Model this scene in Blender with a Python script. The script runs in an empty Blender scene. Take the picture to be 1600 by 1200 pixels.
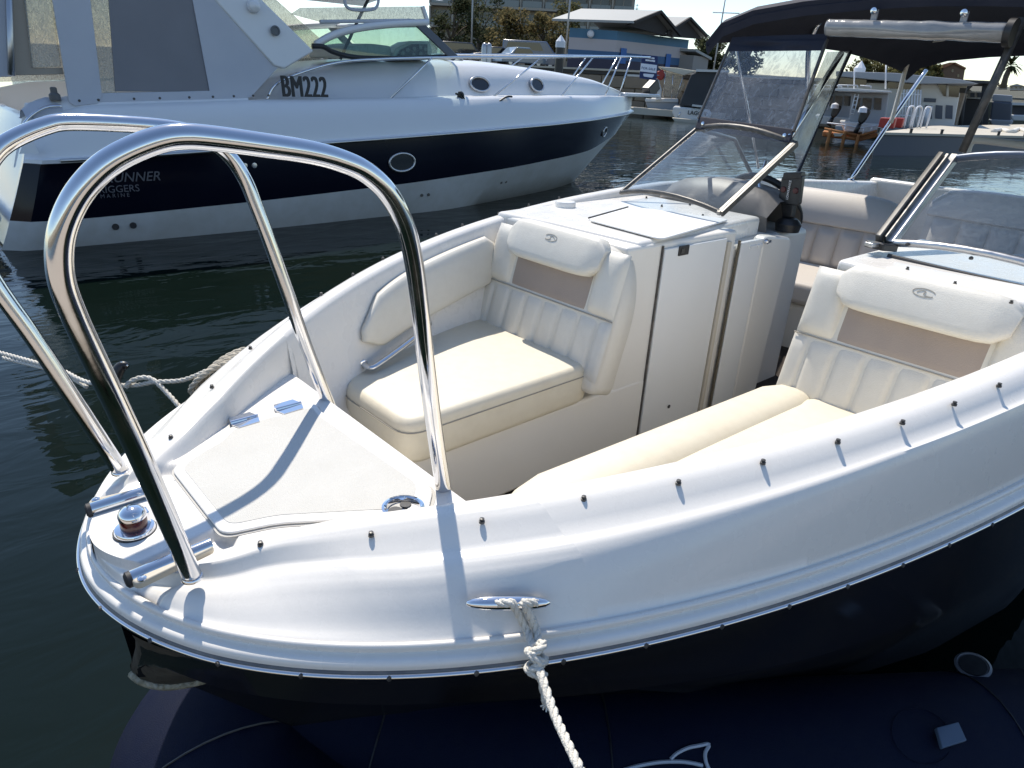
import bpy, bmesh, math, random
import numpy as np
from mathutils import Vector, Matrix, noise
random.seed(7)
# ---------------------------------------------------------------- camera, sky, sun, exposure
# World: X runs aft along the white bowrider, Y to its starboard side, Z up, water at z = 0.
F = 1095.0
PIT, ROLL, HEAD = math.radians(23.66), math.radians(3.2), math.radians(47.8)
CAM = np.array([-.215, -1.108, 1.85])
_f0 = np.array([math.cos(HEAD), math.sin(HEAD), 0]); _r0 = np.array([math.sin(HEAD), -math.cos(HEAD), 0]); _z = np.array([0, 0, 1.])
FW = math.cos(PIT)*_f0 - math.sin(PIT)*_z
_u0 = math.sin(PIT)*_f0 + math.cos(PIT)*_z
RT = math.cos(ROLL)*_r0 + math.sin(ROLL)*_u0
UP = -math.sin(ROLL)*_r0 + math.cos(ROLL)*_u0
scene = bpy.context.scene
cd = bpy.data.cameras.new('camera'); cam = bpy.data.objects.new('camera', cd); scene.collection.objects.link(cam)
cd.sensor_width = 36; cd.lens = 36*F/1600; cd.clip_start = .05; cd.clip_end = 6000
cam.matrix_world = Matrix(((RT[0], UP[0], -FW[0], CAM[0]), (RT[1], UP[1], -FW[1], CAM[1]), (RT[2], UP[2], -FW[2], CAM[2]), (0, 0, 0, 1)))
scene.camera = cam
SUN = Vector((.20, .52, .83)).normalized()
w = bpy.data.worlds.new('World'); scene.world = w; w.use_nodes = True
nt = w.node_tree; nt.nodes.clear()
sky = nt.nodes.new('ShaderNodeTexSky'); sky.sky_type = 'NISHITA'; sky.sun_disc = False
sky.sun_elevation = math.asin(SUN.z); sky.sun_rotation = math.atan2(SUN.x, SUN.y)
sky.air_density = 1.0; sky.dust_density = .2; sky.ozone_density = 1.9
bg = nt.nodes.new('ShaderNodeBackground'); bg.inputs['Strength'].default_value = .15
wo = nt.nodes.new('ShaderNodeOutputWorld')
nt.links.new(sky.outputs[0], bg.inputs[0]); nt.links.new(bg.outputs[0], wo.inputs[0])
sl = bpy.data.lights.new('sun', 'SUN'); sl.energy = 4.5; sl.angle = math.radians(.55); sl.color = (1, .925, .81)
so = bpy.data.objects.new('sun', sl); scene.collection.objects.link(so)
so.rotation_euler = (-SUN).to_track_quat('-Z', 'Y').to_euler(); so.location = (5, 12, 20)
scene.view_settings.view_transform = 'Standard'; scene.view_settings.look = 'None'
scene.view_settings.exposure = .24; scene.view_settings.gamma = 1; scene.view_settings.use_curve_mapping = False
try:
    scene.cycles.max_bounces = 10; scene.cycles.transparent_max_bounces = 24; scene.cycles.caustics_reflective = False; scene.cycles.caustics_refractive = False
    scene.cycles.sample_clamp_indirect = 4
except Exception: pass
# ---------------------------------------------------------------- pixel rays (1600 x 1200) to world points
def ray(p): return (p[0]-800)/F*RT - (p[1]-600)/F*UP + FW
def onZ(p, z): d = ray(p); return CAM + d*(z-CAM[2])/d[2]
def onX(p, x): d = ray(p); return CAM + d*(x-CAM[0])/d[0]
def onY(p, y): d = ray(p); return CAM + d*(y-CAM[1])/d[1]
def onP(p, o, n): d = ray(p); n = np.array(n, float); return CAM + d*(((np.array(o)-CAM)@n)/(d@n))
def at(p, dist): d = ray(p); return CAM + d*dist/math.hypot(d[0], d[1])
# ---------------------------------------------------------------- mesh helpers
COL = scene.collection
class MB:
    def __init__(s): s.v = []; s.f = []
    def add(s, vs, fs):
        o = len(s.v); s.v += [tuple(float(c) for c in q) for q in vs]; s.f += [tuple(i+o for i in f) for f in fs]; return s
    def box(s, x0, x1, y0, y1, z0, z1):
        return s.add([(x0,y0,z0),(x1,y0,z0),(x1,y1,z0),(x0,y1,z0),(x0,y0,z1),(x1,y0,z1),(x1,y1,z1),(x0,y1,z1)],
                     [(0,3,2,1),(4,5,6,7),(0,1,5,4),(1,2,6,5),(2,3,7,6),(3,0,4,7)])
    def obox(s, c, ax, ay, az):
        c, ax, ay, az = map(Vector, (c, ax, ay, az))
        vs = [c+i*ax+j*ay+k*az for k in (-1,1) for i, j in ((-1,-1),(1,-1),(1,1),(-1,1))]
        return s.add(vs, [(0,3,2,1),(4,5,6,7),(0,1,5,4),(1,2,6,5),(2,3,7,6),(3,0,4,7)])
    def loft(s, rows, cu=False, cv=False, cap0=False, cap1=False):
        n = len(rows[0]); m = len(rows); vs = [q for r in rows for q in r]; fs = []
        for i in range(m if cu else m-1):
            for j in range(n if cv else n-1):
                a = i*n+j; b = i*n+(j+1) % n; c = ((i+1) % m)*n+(j+1) % n; d = ((i+1) % m)*n+j
                fs.append((a, b, c, d))
        if cap0: fs.append(tuple(range(n))[::-1])
        if cap1: fs.append(tuple((m-1)*n+j for j in range(n)))
        return s.add(vs, fs)
    def tube(s, path, r, n=12, closed=False):
        P = [Vector(p) for p in path]; m = len(P); T = []
        for i in range(m):
            a = P[(i-1) % m] if (closed or i > 0) else P[i]; b = P[(i+1) % m] if (closed or i < m-1) else P[i]
            T.append((b-a).normalized())
        N = T[0].orthogonal().normalized(); rows = []
        for i in range(m):
            if i: N = (N - T[i]*N.dot(T[i])).normalized()
            B = T[i].cross(N); R = r[i] if isinstance(r, (list, tuple)) else r
            rows.append([P[i]+(N*math.cos(k*2*math.pi/n)+B*math.sin(k*2*math.pi/n))*R for k in range(n)])
        return s.loft(rows, cu=closed, cv=True, cap0=not closed, cap1=not closed)
    def lathe(s, c, axis, prof, n=24):
        c = Vector(c); A = Vector(axis).normalized(); N = A.orthogonal().normalized(); B = A.cross(N)
        rows = [[c+A*h+(N*math.cos(k*2*math.pi/n)+B*math.sin(k*2*math.pi/n))*max(r, 1e-4) for k in range(n)] for r, h in prof]
        return s.loft(rows, cv=True, cap0=True, cap1=True)
    def prism(s, poly, ext):
        P = [Vector(p) for p in poly]; E = Vector(ext); n = len(P)
        nrm = sum((P[i].cross(P[(i+1) % n]) for i in range(n)), Vector())
        if nrm.dot(E) < 0: P.reverse()
        return s.add(P+[p+E for p in P], [tuple(range(n))[::-1], tuple(range(n, 2*n))]+[(i, (i+1) % n, (i+1) % n+n, i+n) for i in range(n)])
    def build(s, name, mat, parent=None, smooth=35, bevel=0, seg=3, sub=0, recalc=True):
        me = bpy.data.meshes.new(name); me.from_pydata(s.v, [], s.f); me.update()
        if recalc:
            bm = bmesh.new(); bm.from_mesh(me); bmesh.ops.recalc_face_normals(bm, faces=bm.faces); bm.to_mesh(me); bm.free()
        if smooth:
            me.polygons.foreach_set('use_smooth', [True]*len(me.polygons))
            if smooth < 180: me.set_sharp_from_angle(angle=math.radians(smooth))
        o = bpy.data.objects.new(name, me); COL.objects.link(o)
        if mat: me.materials.append(mat)
        if bevel:
            b = o.modifiers.new('bevel', 'BEVEL'); b.width = bevel; b.segments = seg; b.limit_method = 'ANGLE'; b.angle_limit = math.radians(40)
            if smooth and smooth < 180: me.polygons.foreach_set('use_smooth', [True]*len(me.polygons)); me.set_sharp_from_angle(angle=math.radians(80 if seg > 2 else 50))
        if sub:
            m = o.modifiers.new('sub', 'SUBSURF'); m.levels = sub; m.render_levels = sub
        put(o, parent); return o
def put(o, parent):
    if parent is not None:
        o.parent = parent
        if parent.type == 'EMPTY': o.location = [-c for c in parent.location]
def thing(name, label, cat, loc=(0, 0, 0), group=None):
    o = bpy.data.objects.new(name, None); COL.objects.link(o); o.location = loc; o.empty_display_size = .1
    return tag(o, label, cat, group)
def tag(o, label=None, cat=None, group=None, kind=None):
    if label: o['label'] = label
    if cat: o['category'] = cat
    if group: o['group'] = group
    if kind: o['kind'] = kind
    return o
def copy_tree(o, parent=None):
    c = o.copy(); COL.objects.link(c); c.parent = parent
    for ch in list(o.children): copy_tree(ch, c)
    return c
def text(name, s, mat, parent, org, xd, yd, size, depth=.002, shear=0, space=1.0, bold=0, sx=1):
    cu = bpy.data.curves.new(name, 'FONT'); cu.body = s; cu.size = 1; cu.extrude = .5; cu.offset = bold; cu.shear = shear; cu.space_character = space; cu.resolution_u = 3
    t = bpy.data.objects.new('tmp', cu); COL.objects.link(t); dg = bpy.context.evaluated_depsgraph_get()
    me = bpy.data.meshes.new_from_object(t.evaluated_get(dg)); bpy.data.objects.remove(t)
    xd = Vector(xd).normalized(); yd = Vector(yd).normalized(); zd = xd.cross(yd); org = Vector(org)
    for v in me.vertices: v.co = org + xd*v.co.x*size*sx + yd*v.co.y*size + zd*v.co.z*depth
    me.name = name; me.materials.clear(); me.materials.append(mat); o = bpy.data.objects.new(name, me); COL.objects.link(o); put(o, parent); return o
def sm(xs, ys, sig=.03, lo=None, hi=None):
    lo = xs[0] if lo is None else lo; hi = xs[-1] if hi is None else hi
    g = np.linspace(lo-.3, hi+.3, 1600); y = np.interp(g, xs, ys)
    a = (ys[1]-ys[0])/(xs[1]-xs[0]); b = (ys[-1]-ys[-2])/(xs[-1]-xs[-2])
    y = np.where(g < xs[0], ys[0]+a*(g-xs[0]), y); y = np.where(g > xs[-1], ys[-1]+b*(g-xs[-1]), y)
    k = max(1, int(sig*3/(g[1]-g[0]))); t = np.arange(-k, k+1)*(g[1]-g[0]); kr = np.exp(-.5*(t/sig)**2); kr /= kr.sum()
    ys2 = np.convolve(np.pad(y, k, mode='reflect', reflect_type='odd'), kr, 'valid')
    return lambda x: float(np.interp(x, g, ys2))
def spline(pts, n=8, closed=False):
    P = [Vector(p) for p in pts]; m = len(P); out = []
    for i in range(m if closed else m-1):
        g = lambda k: P[k % m] if closed else P[min(max(k, 0), m-1)]
        a, b, c, d = g(i-1), g(i), g(i+1), g(i+2)
        for k in range(n):
            t = k/n; out.append(.5*((2*b)+(c-a)*t+(2*a-5*b+4*c-d)*t*t+(3*b-a-3*c+d)*t**3))
    if not closed: out.append(P[-1])
    return out
def rope(mb, path, R, pitch=None, n=6, strands=3):
    pitch = pitch or R*7; P = [Vector(p) for p in path]
    L = [0]
    for a, b in zip(P, P[1:]): L.append(L[-1]+(b-a).length)
    step = pitch/9; N = max(3, int(L[-1]/step)); T = np.linspace(0, L[-1], N)
    Q = [Vector([float(np.interp(t, L, [p[k] for p in P])) for k in range(3)]) for t in T]
    nn = (Q[1]-Q[0]).normalized().orthogonal().normalized(); fr = []
    for i in range(N):
        tt = (Q[min(i+1, N-1)]-Q[max(i-1, 0)]).normalized(); nn = (nn-tt*nn.dot(tt)).normalized(); fr.append((nn.copy(), tt.cross(nn)))
    for s in range(strands):
        pth = []
        for i in range(N):
            a = T[i]/pitch*2*math.pi+s*2*math.pi/strands; pth.append(Q[i]+(fr[i][0]*math.cos(a)+fr[i][1]*math.sin(a))*R*.5)
        mb.tube(pth, R*.56, n)
    return mb
# ---------------------------------------------------------------- materials
def mat(name, col, rough=.5, metal=0, bump=None, var=None, coat=0, spec=None, trans=0, alpha=1, sheen=0, rvar=None):
    m = bpy.data.materials.new(name); m.use_nodes = True; N = m.node_tree.nodes; L = m.node_tree.links; p = N['Principled BSDF']
    p.inputs['Base Color'].default_value = (*col, 1); p.inputs['Roughness'].default_value = rough; p.inputs['Metallic'].default_value = metal
    p.inputs['Coat Weight'].default_value = coat; p.inputs['Coat Roughness'].default_value = .08
    if spec is not None: p.inputs['Specular IOR Level'].default_value = spec
    if trans: p.inputs['Transmission Weight'].default_value = trans
    p.inputs['Alpha'].default_value = alpha
    tc = N.new('ShaderNodeTexCoord') if (bump or var or rvar) else None
    def nz(scale, detail=5):
        t = N.new('ShaderNodeTexNoise'); t.inputs['Scale'].default_value = scale; t.inputs['Detail'].default_value = detail; L.new(tc.outputs['Object'], t.inputs['Vector']); return t
    if bump:
        for_n = None
        for sc, st in (bump if isinstance(bump, list) else [bump]):
            b = N.new('ShaderNodeBump'); b.inputs['Strength'].default_value = st; b.inputs['Distance'].default_value = .01; t = nz(sc); L.new(t.outputs['Fac'], b.inputs['Height'])
            if for_n: L.new(for_n.outputs[0], b.inputs['Normal'])
            for_n = b
        L.new(for_n.outputs[0], p.inputs['Normal'])
    if var:
        last = None
        for sc, amt, col2 in (var if isinstance(var, list) else [var]):
            t = nz(sc, 6); r = N.new('ShaderNodeMapRange'); r.inputs['From Min'].default_value = .42; r.inputs['From Max'].default_value = .72; r.inputs['To Max'].default_value = amt
            L.new(t.outputs['Fac'], r.inputs['Value']); mx = N.new('ShaderNodeMix'); mx.data_type = 'RGBA'
            if last: L.new(last, mx.inputs[6])
            else: mx.inputs[6].default_value = (*col, 1)
            mx.inputs[7].default_value = (*col2, 1); L.new(r.outputs[0], mx.inputs[0]); last = mx.outputs[2]
        L.new(last, p.inputs['Base Color'])
    if rvar:
        t = nz(rvar[0]); r = N.new('ShaderNodeMapRange'); r.inputs['To Min'].default_value = rough; r.inputs['To Max'].default_value = rvar[1]; r.inputs['From Min'].default_value = .35; r.inputs['From Max'].default_value = .7
        L.new(t.outputs['Fac'], r.inputs['Value']); L.new(r.outputs[0], p.inputs['Roughness'])
    return m
def glass(name, tint, clear, haze_col, haze, scr=0, rough=.03):
    # thin sheet: part straight-through, part milky scatter, part reflection
    m = bpy.data.materials.new(name); m.use_nodes = True; N = m.node_tree.nodes; L = m.node_tree.links; N.clear()
    o = N.new('ShaderNodeOutputMaterial'); tr = N.new('ShaderNodeBsdfTransparent'); tr.inputs[0].default_value = (*tint, 1)
    df = N.new('ShaderNodeBsdfDiffuse'); df.inputs[0].default_value = (*haze_col, 1); tl = N.new('ShaderNodeBsdfTranslucent'); tl.inputs[0].default_value = (*haze_col, 1)
    dm = N.new('ShaderNodeMixShader'); L.new(df.outputs[0], dm.inputs[1]); L.new(tl.outputs[0], dm.inputs[2])
    gl = N.new('ShaderNodeBsdfGlossy'); gl.inputs['Roughness'].default_value = rough
    m1 = N.new('ShaderNodeMixShader'); m1.inputs[0].default_value = haze; L.new(tr.outputs[0], m1.inputs[1]); L.new(dm.outputs[0], m1.inputs[2])
    lw = N.new('ShaderNodeLayerWeight'); lw.inputs[0].default_value = .5
    pw = N.new('ShaderNodeMath'); pw.operation = 'POWER'; pw.inputs[1].default_value = 4.5; L.new(lw.outputs['Facing'], pw.inputs[0])
    fr = N.new('ShaderNodeMath'); fr.operation = 'MULTIPLY_ADD'; fr.inputs[1].default_value = .8; fr.inputs[2].default_value = .045; L.new(pw.outputs[0], fr.inputs[0]); m2 = N.new('ShaderNodeMixShader'); L.new(fr.outputs[0], m2.inputs[0]); L.new(m1.outputs[0], m2.inputs[1]); L.new(gl.outputs[0], m2.inputs[2])
    L.new(m2.outputs[0], o.inputs[0])
    if scr:
        tc = N.new('ShaderNodeTexCoord'); mp = N.new('ShaderNodeMapping'); mp.inputs['Scale'].default_value = (7, 7, 3); L.new(tc.outputs['Object'], mp.inputs[0])
        t = N.new('ShaderNodeTexNoise'); t.inputs['Scale'].default_value = 4; t.inputs['Detail'].default_value = 8; t.inputs['Distortion'].default_value = 2.2; L.new(mp.outputs[0], t.inputs['Vector'])
        r = N.new('ShaderNodeMapRange'); r.inputs['From Min'].default_value = .4; r.inputs['From Max'].default_value = .75; r.inputs['To Min'].default_value = haze*.5; r.inputs['To Max'].default_value = min(1, haze+scr)
        L.new(t.outputs['Fac'], r.inputs['Value']); L.new(r.outputs[0], m1.inputs[0])
        b = N.new('ShaderNodeBump'); b.inputs['Strength'].default_value = .02; b.inputs['Distance'].default_value = .004; L.new(t.outputs['Fac'], b.inputs['Height']); L.new(b.outputs[0], gl.inputs['Normal'])
    return m
GEL = mat('gelcoat_white', (.81, .78, .73), .22, bump=[(240, .02)], var=[(9, .06, (.70, .68, .63)), (1.7, .08, (.74, .73, .70)), (85, .10, (.66, .64, .58))], coat=.2, rvar=(14, .36))
NONSKID = mat('nonskid_gelcoat', (.61, .595, .55), .7, bump=[(520, .35)], var=(14, .25, (.50, .485, .44)))
LINER = mat('liner_gelcoat', (.78, .755, .70), .35, bump=(150, .02), var=(7, .2, (.69, .66, .60)))
PANEL = mat('panel_white_plastic', (.78, .785, .77), .3, var=(5, .2, (.70, .69, .65)))
LIDMAT = mat('lid_blueish_white', (.77, .77, .76), .5, var=(8, .15, (.72, .74, .76)))
VINYL = mat('vinyl_cream', (.73, .675, .545), .5, bump=[(420, .14), (26, .08), (7, .12)], var=[(6, .35, (.68, .60, .45)), (38, .22, (.60, .53, .40))])
VINYLW = mat('vinyl_offwhite', (.70, .67, .60), .48, bump=[(380, .16), (30, .05), (9, .06)], var=[(9, .25, (.62, .585, .51)), (45, .15, (.56, .52, .44))])
TAUPE = mat('vinyl_taupe', (.36, .295, .25), .5, bump=(300, .15), var=(12, .3, (.28, .23, .20)))
GREYV = mat('vinyl_warm_grey', (.62, .58, .54), .5, bump=(300, .1), var=(6, .3, (.54, .50, .46)))
STITCH = mat('seam_dark', (.36, .33, .28), .7)
STEEL = mat('stainless', (.72, .72, .73), .07, 1, bump=[(35, .012)], rvar=(20, .16))
ALU = mat('aluminium_frame', (.55, .55, .55), .3, 1, bump=(60, .03), rvar=(30, .45))
DARKFR = mat('dark_frame', (.05, .048, .045), .4, var=(30, .6, (.16, .14, .12)))
BLACK = mat('black_plastic', (.016, .016, .017), .4, var=(40, .4, (.05, .05, .05)))
RUBBER = mat('rubber_dark', (.03, .03, .032), .6)
HULLB = mat('hull_black', (.011, .012, .015), .14, bump=(6, .03), var=(5, .5, (.028, .025, .02)), spec=.3)
FOUL = mat('fouled_edge', (.30, .27, .19), .9, bump=[(90, .8)], var=[(60, .9, (.10, .09, .05)), (110, .6, (.5, .48, .4))])
NAVYC = mat('navy_canvas', (.012, .015, .03), .8, bump=[(500, .2), (9, .12)], var=(7, .4, (.03, .033, .05)))
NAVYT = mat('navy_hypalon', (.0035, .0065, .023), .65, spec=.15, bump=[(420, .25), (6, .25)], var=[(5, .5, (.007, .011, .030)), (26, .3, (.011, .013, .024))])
ROPE = mat('rope_white', (.72, .69, .62), .8, bump=(300, .5), var=(30, .5, (.52, .48, .40)))
ROPEO = mat('rope_old', (.56, .51, .42), .85, bump=(300, .5), var=(30, .6, (.36, .32, .25)))
CLEARV = glass('clear_vinyl', (.84, .88, .94), 1, (.33, .38, .46), .56, .06, .22)
WSG = glass('windscreen_glass', (.80, .86, .90), 1, (.50, .57, .62), .09, .04, .04)
REDL = mat('red_lens', (.07, .004, .004), .15, coat=.3)
CHROME = mat('chrome', (.80, .80, .82), .04, 1)
# ================================================================ water
def water_material():
    m = bpy.data.materials.new('harbour_water'); m.use_nodes = True; N = m.node_tree.nodes; L = m.node_tree.links; p = N['Principled BSDF']
    p.inputs['Base Color'].default_value = (.004, .0085, .0065, 1); p.inputs['Roughness'].default_value = .03; p.inputs['IOR'].default_value = 1.33; p.inputs['Specular IOR Level'].default_value = .26
    tc = N.new('ShaderNodeTexCoord'); last = None
    for sc, stretch, st, dist in ((.5, (1, 1.7, 1), .30, .10), (2.1, (1, 2.0, 1), .26, .032), (9, (1, 1.4, 1), .05, .006)):
        mp = N.new('ShaderNodeMapping'); mp.inputs['Scale'].default_value = stretch; mp.inputs['Rotation'].default_value = (0, 0, .8); L.new(tc.outputs['Object'], mp.inputs[0])
        t = N.new('ShaderNodeTexNoise'); t.inputs['Scale'].default_value = sc; t.inputs['Detail'].default_value = 3; t.inputs['Distortion'].default_value = .6; L.new(mp.outputs[0], t.inputs['Vector'])
        b = N.new('ShaderNodeBump'); b.inputs['Strength'].default_value = st; b.inputs['Distance'].default_value = dist; L.new(t.outputs['Fac'], b.inputs['Height'])
        if last: L.new(last.outputs[0], b.inputs['Normal'])
        last = b
    L.new(last.outputs[0], p.inputs['Normal']); return m
wb = MB().add([(-900, -900, 0), (2500, -900, 0), (2500, 2500, 0), (-900, 2500, 0)], [(0, 1, 2, 3)])
tag(wb.build('water', water_material(), smooth=0, recalc=False), kind='structure')
# ================================================================ white bowrider
BOW = thing('bowrider', 'white open-bow motorboat with cream seats and steel bow rails in the foreground', 'motorboat', (1.9, 0, 0))
sx = [-.108, -.09, -.05, 0, .05, .098, .222, .354, .49, .617, .748, .883, 1.011, 1.134, 1.264, 1.6, 2, 2.5, 3.2, 4.8]
_ws = np.array([.004, .06, .125, .165, .19, .212, .33, .431, .509, .589, .652, .706, .754, .79, .818, .872, .915, .95, .975, .95])
_zs = np.array([1.143, 1.144, 1.146, 1.149, 1.158, 1.174, 1.208, 1.234, 1.262, 1.284, 1.306, 1.324, 1.342, 1.358, 1.372, 1.40, 1.425, 1.44, 1.42, 1.33])
_sel = slice(5, 18); _q = np.sqrt(np.array(sx[_sel])+.05); _ws[_sel] = np.polyval(np.polyfit(_q, _ws[_sel], 4), _q); _zs[_sel] = np.polyval(np.polyfit(_q, _zs[_sel], 4), _q)
_g = list(np.linspace(.11, 2.5, 60)); _gq = np.sqrt(np.array(_g)+.05)
_pw = np.polyfit(_q, _ws[_sel], 4); _pz = np.polyfit(_q, _zs[_sel], 4)
SXX = sx[:5]+_g+sx[18:]; _WS = sm(SXX, list(_ws[:5])+list(np.polyval(_pw, _gq))+list(_ws[18:]), .025);
def WS(x):
    k = min(1, max(0, (x-.02)/.12)); k = k*k*(3-2*k); return _WS(x)*k+(WL(x)*.585*(1-k) if k < 1 else 0)
ZS = sm(SXX, list(_zs[:5])+list(np.polyval(_pz, _gq))+list(_zs[18:]), .025)
_lx = [-.090, -.086, -.078, -.056, -.022, .012, .057, .116, .242, .368, .493, .589, .758, .966, 1.141, 1.371, 2, 3, 4.8]
_lw = [.006, .055, .102, .169, .235, .289, .345, .401, .50, .577, .639, .685, .749, .813, .854, .892, .965, 1.01, .98]
_lq = np.sqrt(np.array(_lx)+.0915); _A = np.stack([_lq**k for k in range(1, 7)], 1); _w8 = np.where(np.array(_lx) < 1.5, 3., 1.)
_pl = np.linalg.lstsq(_A*_w8[:, None], np.array(_lw)*_w8, rcond=None)[0]
def WL(x): q = math.sqrt(max(0, x+.0915)); return max(0.0, float(sum(c*q**(k+1) for k, c in enumerate(_pl))))
def ZL(x): return 1.105+.045*max(0, min(x, 2))
def rimpath(off, zoff, n=340, xend=4.8):
    # closed sheer line from port aft round the bow to starboard aft, offset outwards
    pts = []
    half = []
    for i in range(n+1):
        t = i/n; x = -.0915+(xend+.0915)*t**2.6
        half.append((x, WL(x)))
    half = [(-.0915, 0)]+half[1:]
    H = [(x, -w_) for x, w_ in half[::-1]]+[(x, w_) for x, w_ in half[1:]]
    out = []
    for i, (x, y) in enumerate(H):
        a = H[max(i-3, 0)]; b = H[min(i+3, len(H)-1)]; tx, ty = b[0]-a[0], b[1]-a[1]; l = math.hypot(tx, ty)
        nx, ny = -ty/l, tx/l
        if nx*(x-1.5)+ny*y < 0: nx, ny = -nx, -ny
        out.append((x+nx*off, y+ny*off, ZL(x)+zoff))
    return out
def ridge(x):
    k = min(1, max(0, (x-.02)/.16)); r = float(np.interp(x, [.3, .45, .95], [.80, .80, .85]))-.22*(1-k)
    ws, zs, wl, zl = WS(x), ZS(x), WL(x), ZL(x)
    f = np.interp(x, [-.1, .085, .227, .43, .72, 1.1, 1.6, 4.8], [.25, .16, .37, .46, .52, .57, .60, .60])
    return ws+(wl-ws)*f, zl+(zs-zl)*r
def side_prof(x):
    ws, zs, wl, zl = WS(x), ZS(x), WL(x), ZL(x); wr, zr = ridge(x); c = min(.060, .2*max(0, x+.06)+.004)
    wi = ws-c; k = min(1, max(0, (x-.05)/.2))
    lerp = lambda a, b, t: a+(b-a)*t
    P = [(wi, zs-.006*k), (wi+c*.10, zs+.003*k), (wi+c*.35, zs+.007*k), (ws-c*.30, zs+.006*k), (ws, zs), (lerp(ws, wr, .35), lerp(zs, zr, .50)), (lerp(ws, wr, .68), lerp(zs, zr, .93)),
         (lerp(ws, wr, .88), lerp(zs, zr, .985)), (wr, zr), (lerp(wr, wl, .12), lerp(zr, zl, .035)), (lerp(wr, wl, .30), lerp(zr, zl, .14)), (lerp(wr, wl, .55), lerp(zr, zl, .42)), (lerp(wr, wl, .80), lerp(zr, zl, .78)), (wl-.006, zl+.004), (wl, zl)]
    return P, wi
def zdeck(x): return 1.148+.034*min(.45, max(-.1, x))
def trough(x, w_):
    # wedge recess for the anchor chock
    ax, aw, bx, bw = -.062, .142, .052, .128
    dx, dw = bx-ax, bw-aw; l2 = dx*dx+dw*dw; t = ((x-ax)*dx+(w_-aw)*dw)/l2
    tt = min(1.05, max(-.55, t)); d = math.hypot(x-ax-tt*dx, w_-aw-tt*dw); k = max(0, min(1, (.036-d)/.016)); k = k*k*(3-2*k)
    return -.016*k
def deck_row(x):
    P, wi = side_prof(x); zd = min(zdeck(x), P[0][1]); row = []
    k = [(0, zd)]+[(max(0, wi-.016)*i/14, zd) for i in range(1, 15)]+[(wi-.004 if wi > .01 else wi*.95, zd+(P[0][1]-zd)*.82)]
    pts = k+P; full = []
    for (a, za), (b, zb) in zip(pts, pts[1:]):
        n = 2 if b < .24 and x < .12 else 1
        for i in range(n): full.append((a+(b-a)*i/n, za+(zb-za)*i/n))
    return full+[pts[-1]] if False else pts
rows = []
xs = [-.0912+.5262*((i/119)**1.25) for i in range(120)]
for x in xs:
    R_ = deck_row(x)
    D = []
    for i in range(len(R_)-1):
        for k in range(3): t = k/3; D.append((R_[i][0]+(R_[i+1][0]-R_[i][0])*t, R_[i][1]+(R_[i+1][1]-R_[i][1])*t))
    D.append(R_[-1])
    D = [(a, z+trough(x, a)) for a, z in D]
    rows.append([(x, -a, z) for a, z in D[::-1]]+[(x, a, z) for a, z in D[1:]])
fd = MB().loft(rows)
# aft face of the foredeck down to the cockpit
last = rows[-1]; inn = [q for q in last if abs(q[1]) < side_prof(.435)[1]-.003]
fd.loft([inn, [(q[0]+.012, q[1], q[2]-.012) for q in inn], [(q[0]+.03, q[1]*.75, .80) for q in inn]])
fd.build('foredeck', GEL, BOW, smooth=50, recalc=True)
for sgn in (-1, 1):
    rows = []
    for i in range(260):
        x = .435+(4.8-.435)*(i/259)**1.4; P, wi = side_prof(x)
        full = [(wi-.16, .90), (wi-.135, .935), (wi-.05, 1.0), (wi-.022, P[0][1]-.07), (wi-.004, P[0][1]-.012)]+P
        rows.append([(x, sgn*a, z) for a, z in full])
    MB().loft(rows).build('gunwale', GEL, BOW, smooth=50)
# rounded moulding + rub rail + steel insert, swept round the sheer
def sweep(name, prof, m, smooth=60):
    rows = [rimpath(o, z) for o, z in prof]
    return MB().loft([[rows[j][i] for j in range(len(rows))] for i in range(len(rows[0]))]).build(name, m, BOW, smooth=smooth)
sweep('sheer_moulding', [(-.006, .002), (0, .006), (.004, .005), (.006, 0), (.004, -.006), (.002, -.010), (.005, -.0125), (.013, -.012), (.0175, -.016), (.019, -.022), (.018, -.027)], GEL, 60)
sweep('rub_rail', [(.016, -.0265), (.020, -.029), (.0215, -.034), (.020, -.041), (.014, -.046), (-.01, -.047)], mat('rub_rail_vinyl', (.12, .12, .125), .35, var=(25, .5, (.3, .29, .27))), 60)
ins = rimpath(.0218, -.0345)
MB().tube(ins, .0042, 8).build('rub_rail_insert', STEEL, BOW, smooth=180)
acc = 0; nxt = .06
for a, b in zip(ins, ins[1:]):
    l = math.dist(a, b); acc += l
    if acc > nxt and (a[1] < .1) and a[0] < 1.6:
        nxt = acc+.118; MB().lathe(a, (a[0]-1.5 if a[0] < .0 else 0, a[1], 0), [(.0042, .002), (.0042, .0052), (.002, .0062)], 8).build('rail_screw', DARKFR, BOW)
# dark hull: topsides to the chine, then the V bottom
def hull_rows():
    rows = []
    for i in range(71):
        t = i/70; x = -.070+4.845*t**1.7
        wl = max(.0, WL(x)-.004); zt = ZL(x)-.045
        wt = wl*np.interp(x, [-.09, 0, 4.8], [.9, .97, 1.0])
        ch = np.interp(x, [-.09, 0, .1, .3, .6, 1, 1.6, 2.5, 4.8], [0, .035, .08, .17, .30, .46, .66, .82, .86]); zc = np.interp(x, [-.09, 0, .3, .6, 1, 2, 4.8], [.86, .835, .77, .65, .48, .22, .10])
        zk = np.interp(x, [-.09, 0, .15, .4, .8, 1.4, 2.2, 4.8], [.86, .78, .58, .26, -.02, -.2, -.3, -.34])
        rows.append([(wt, zt), (wt*.86+ch*.14, zt*.55+zc*.45), (ch+.012, zc+.02), (ch+.012, zc), (ch, zc-.008), (ch*.5, zc*.5+zk*.5), (0, zk)])
        rows[-1] = [(x, a, z) for a, z in rows[-1]]
    return rows
HR = hull_rows()
full = [[(x, -a, z) for x, a, z in r]+[(x, a, z) for x, a, z in r[::-1][1:]] for r in HR]
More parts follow.
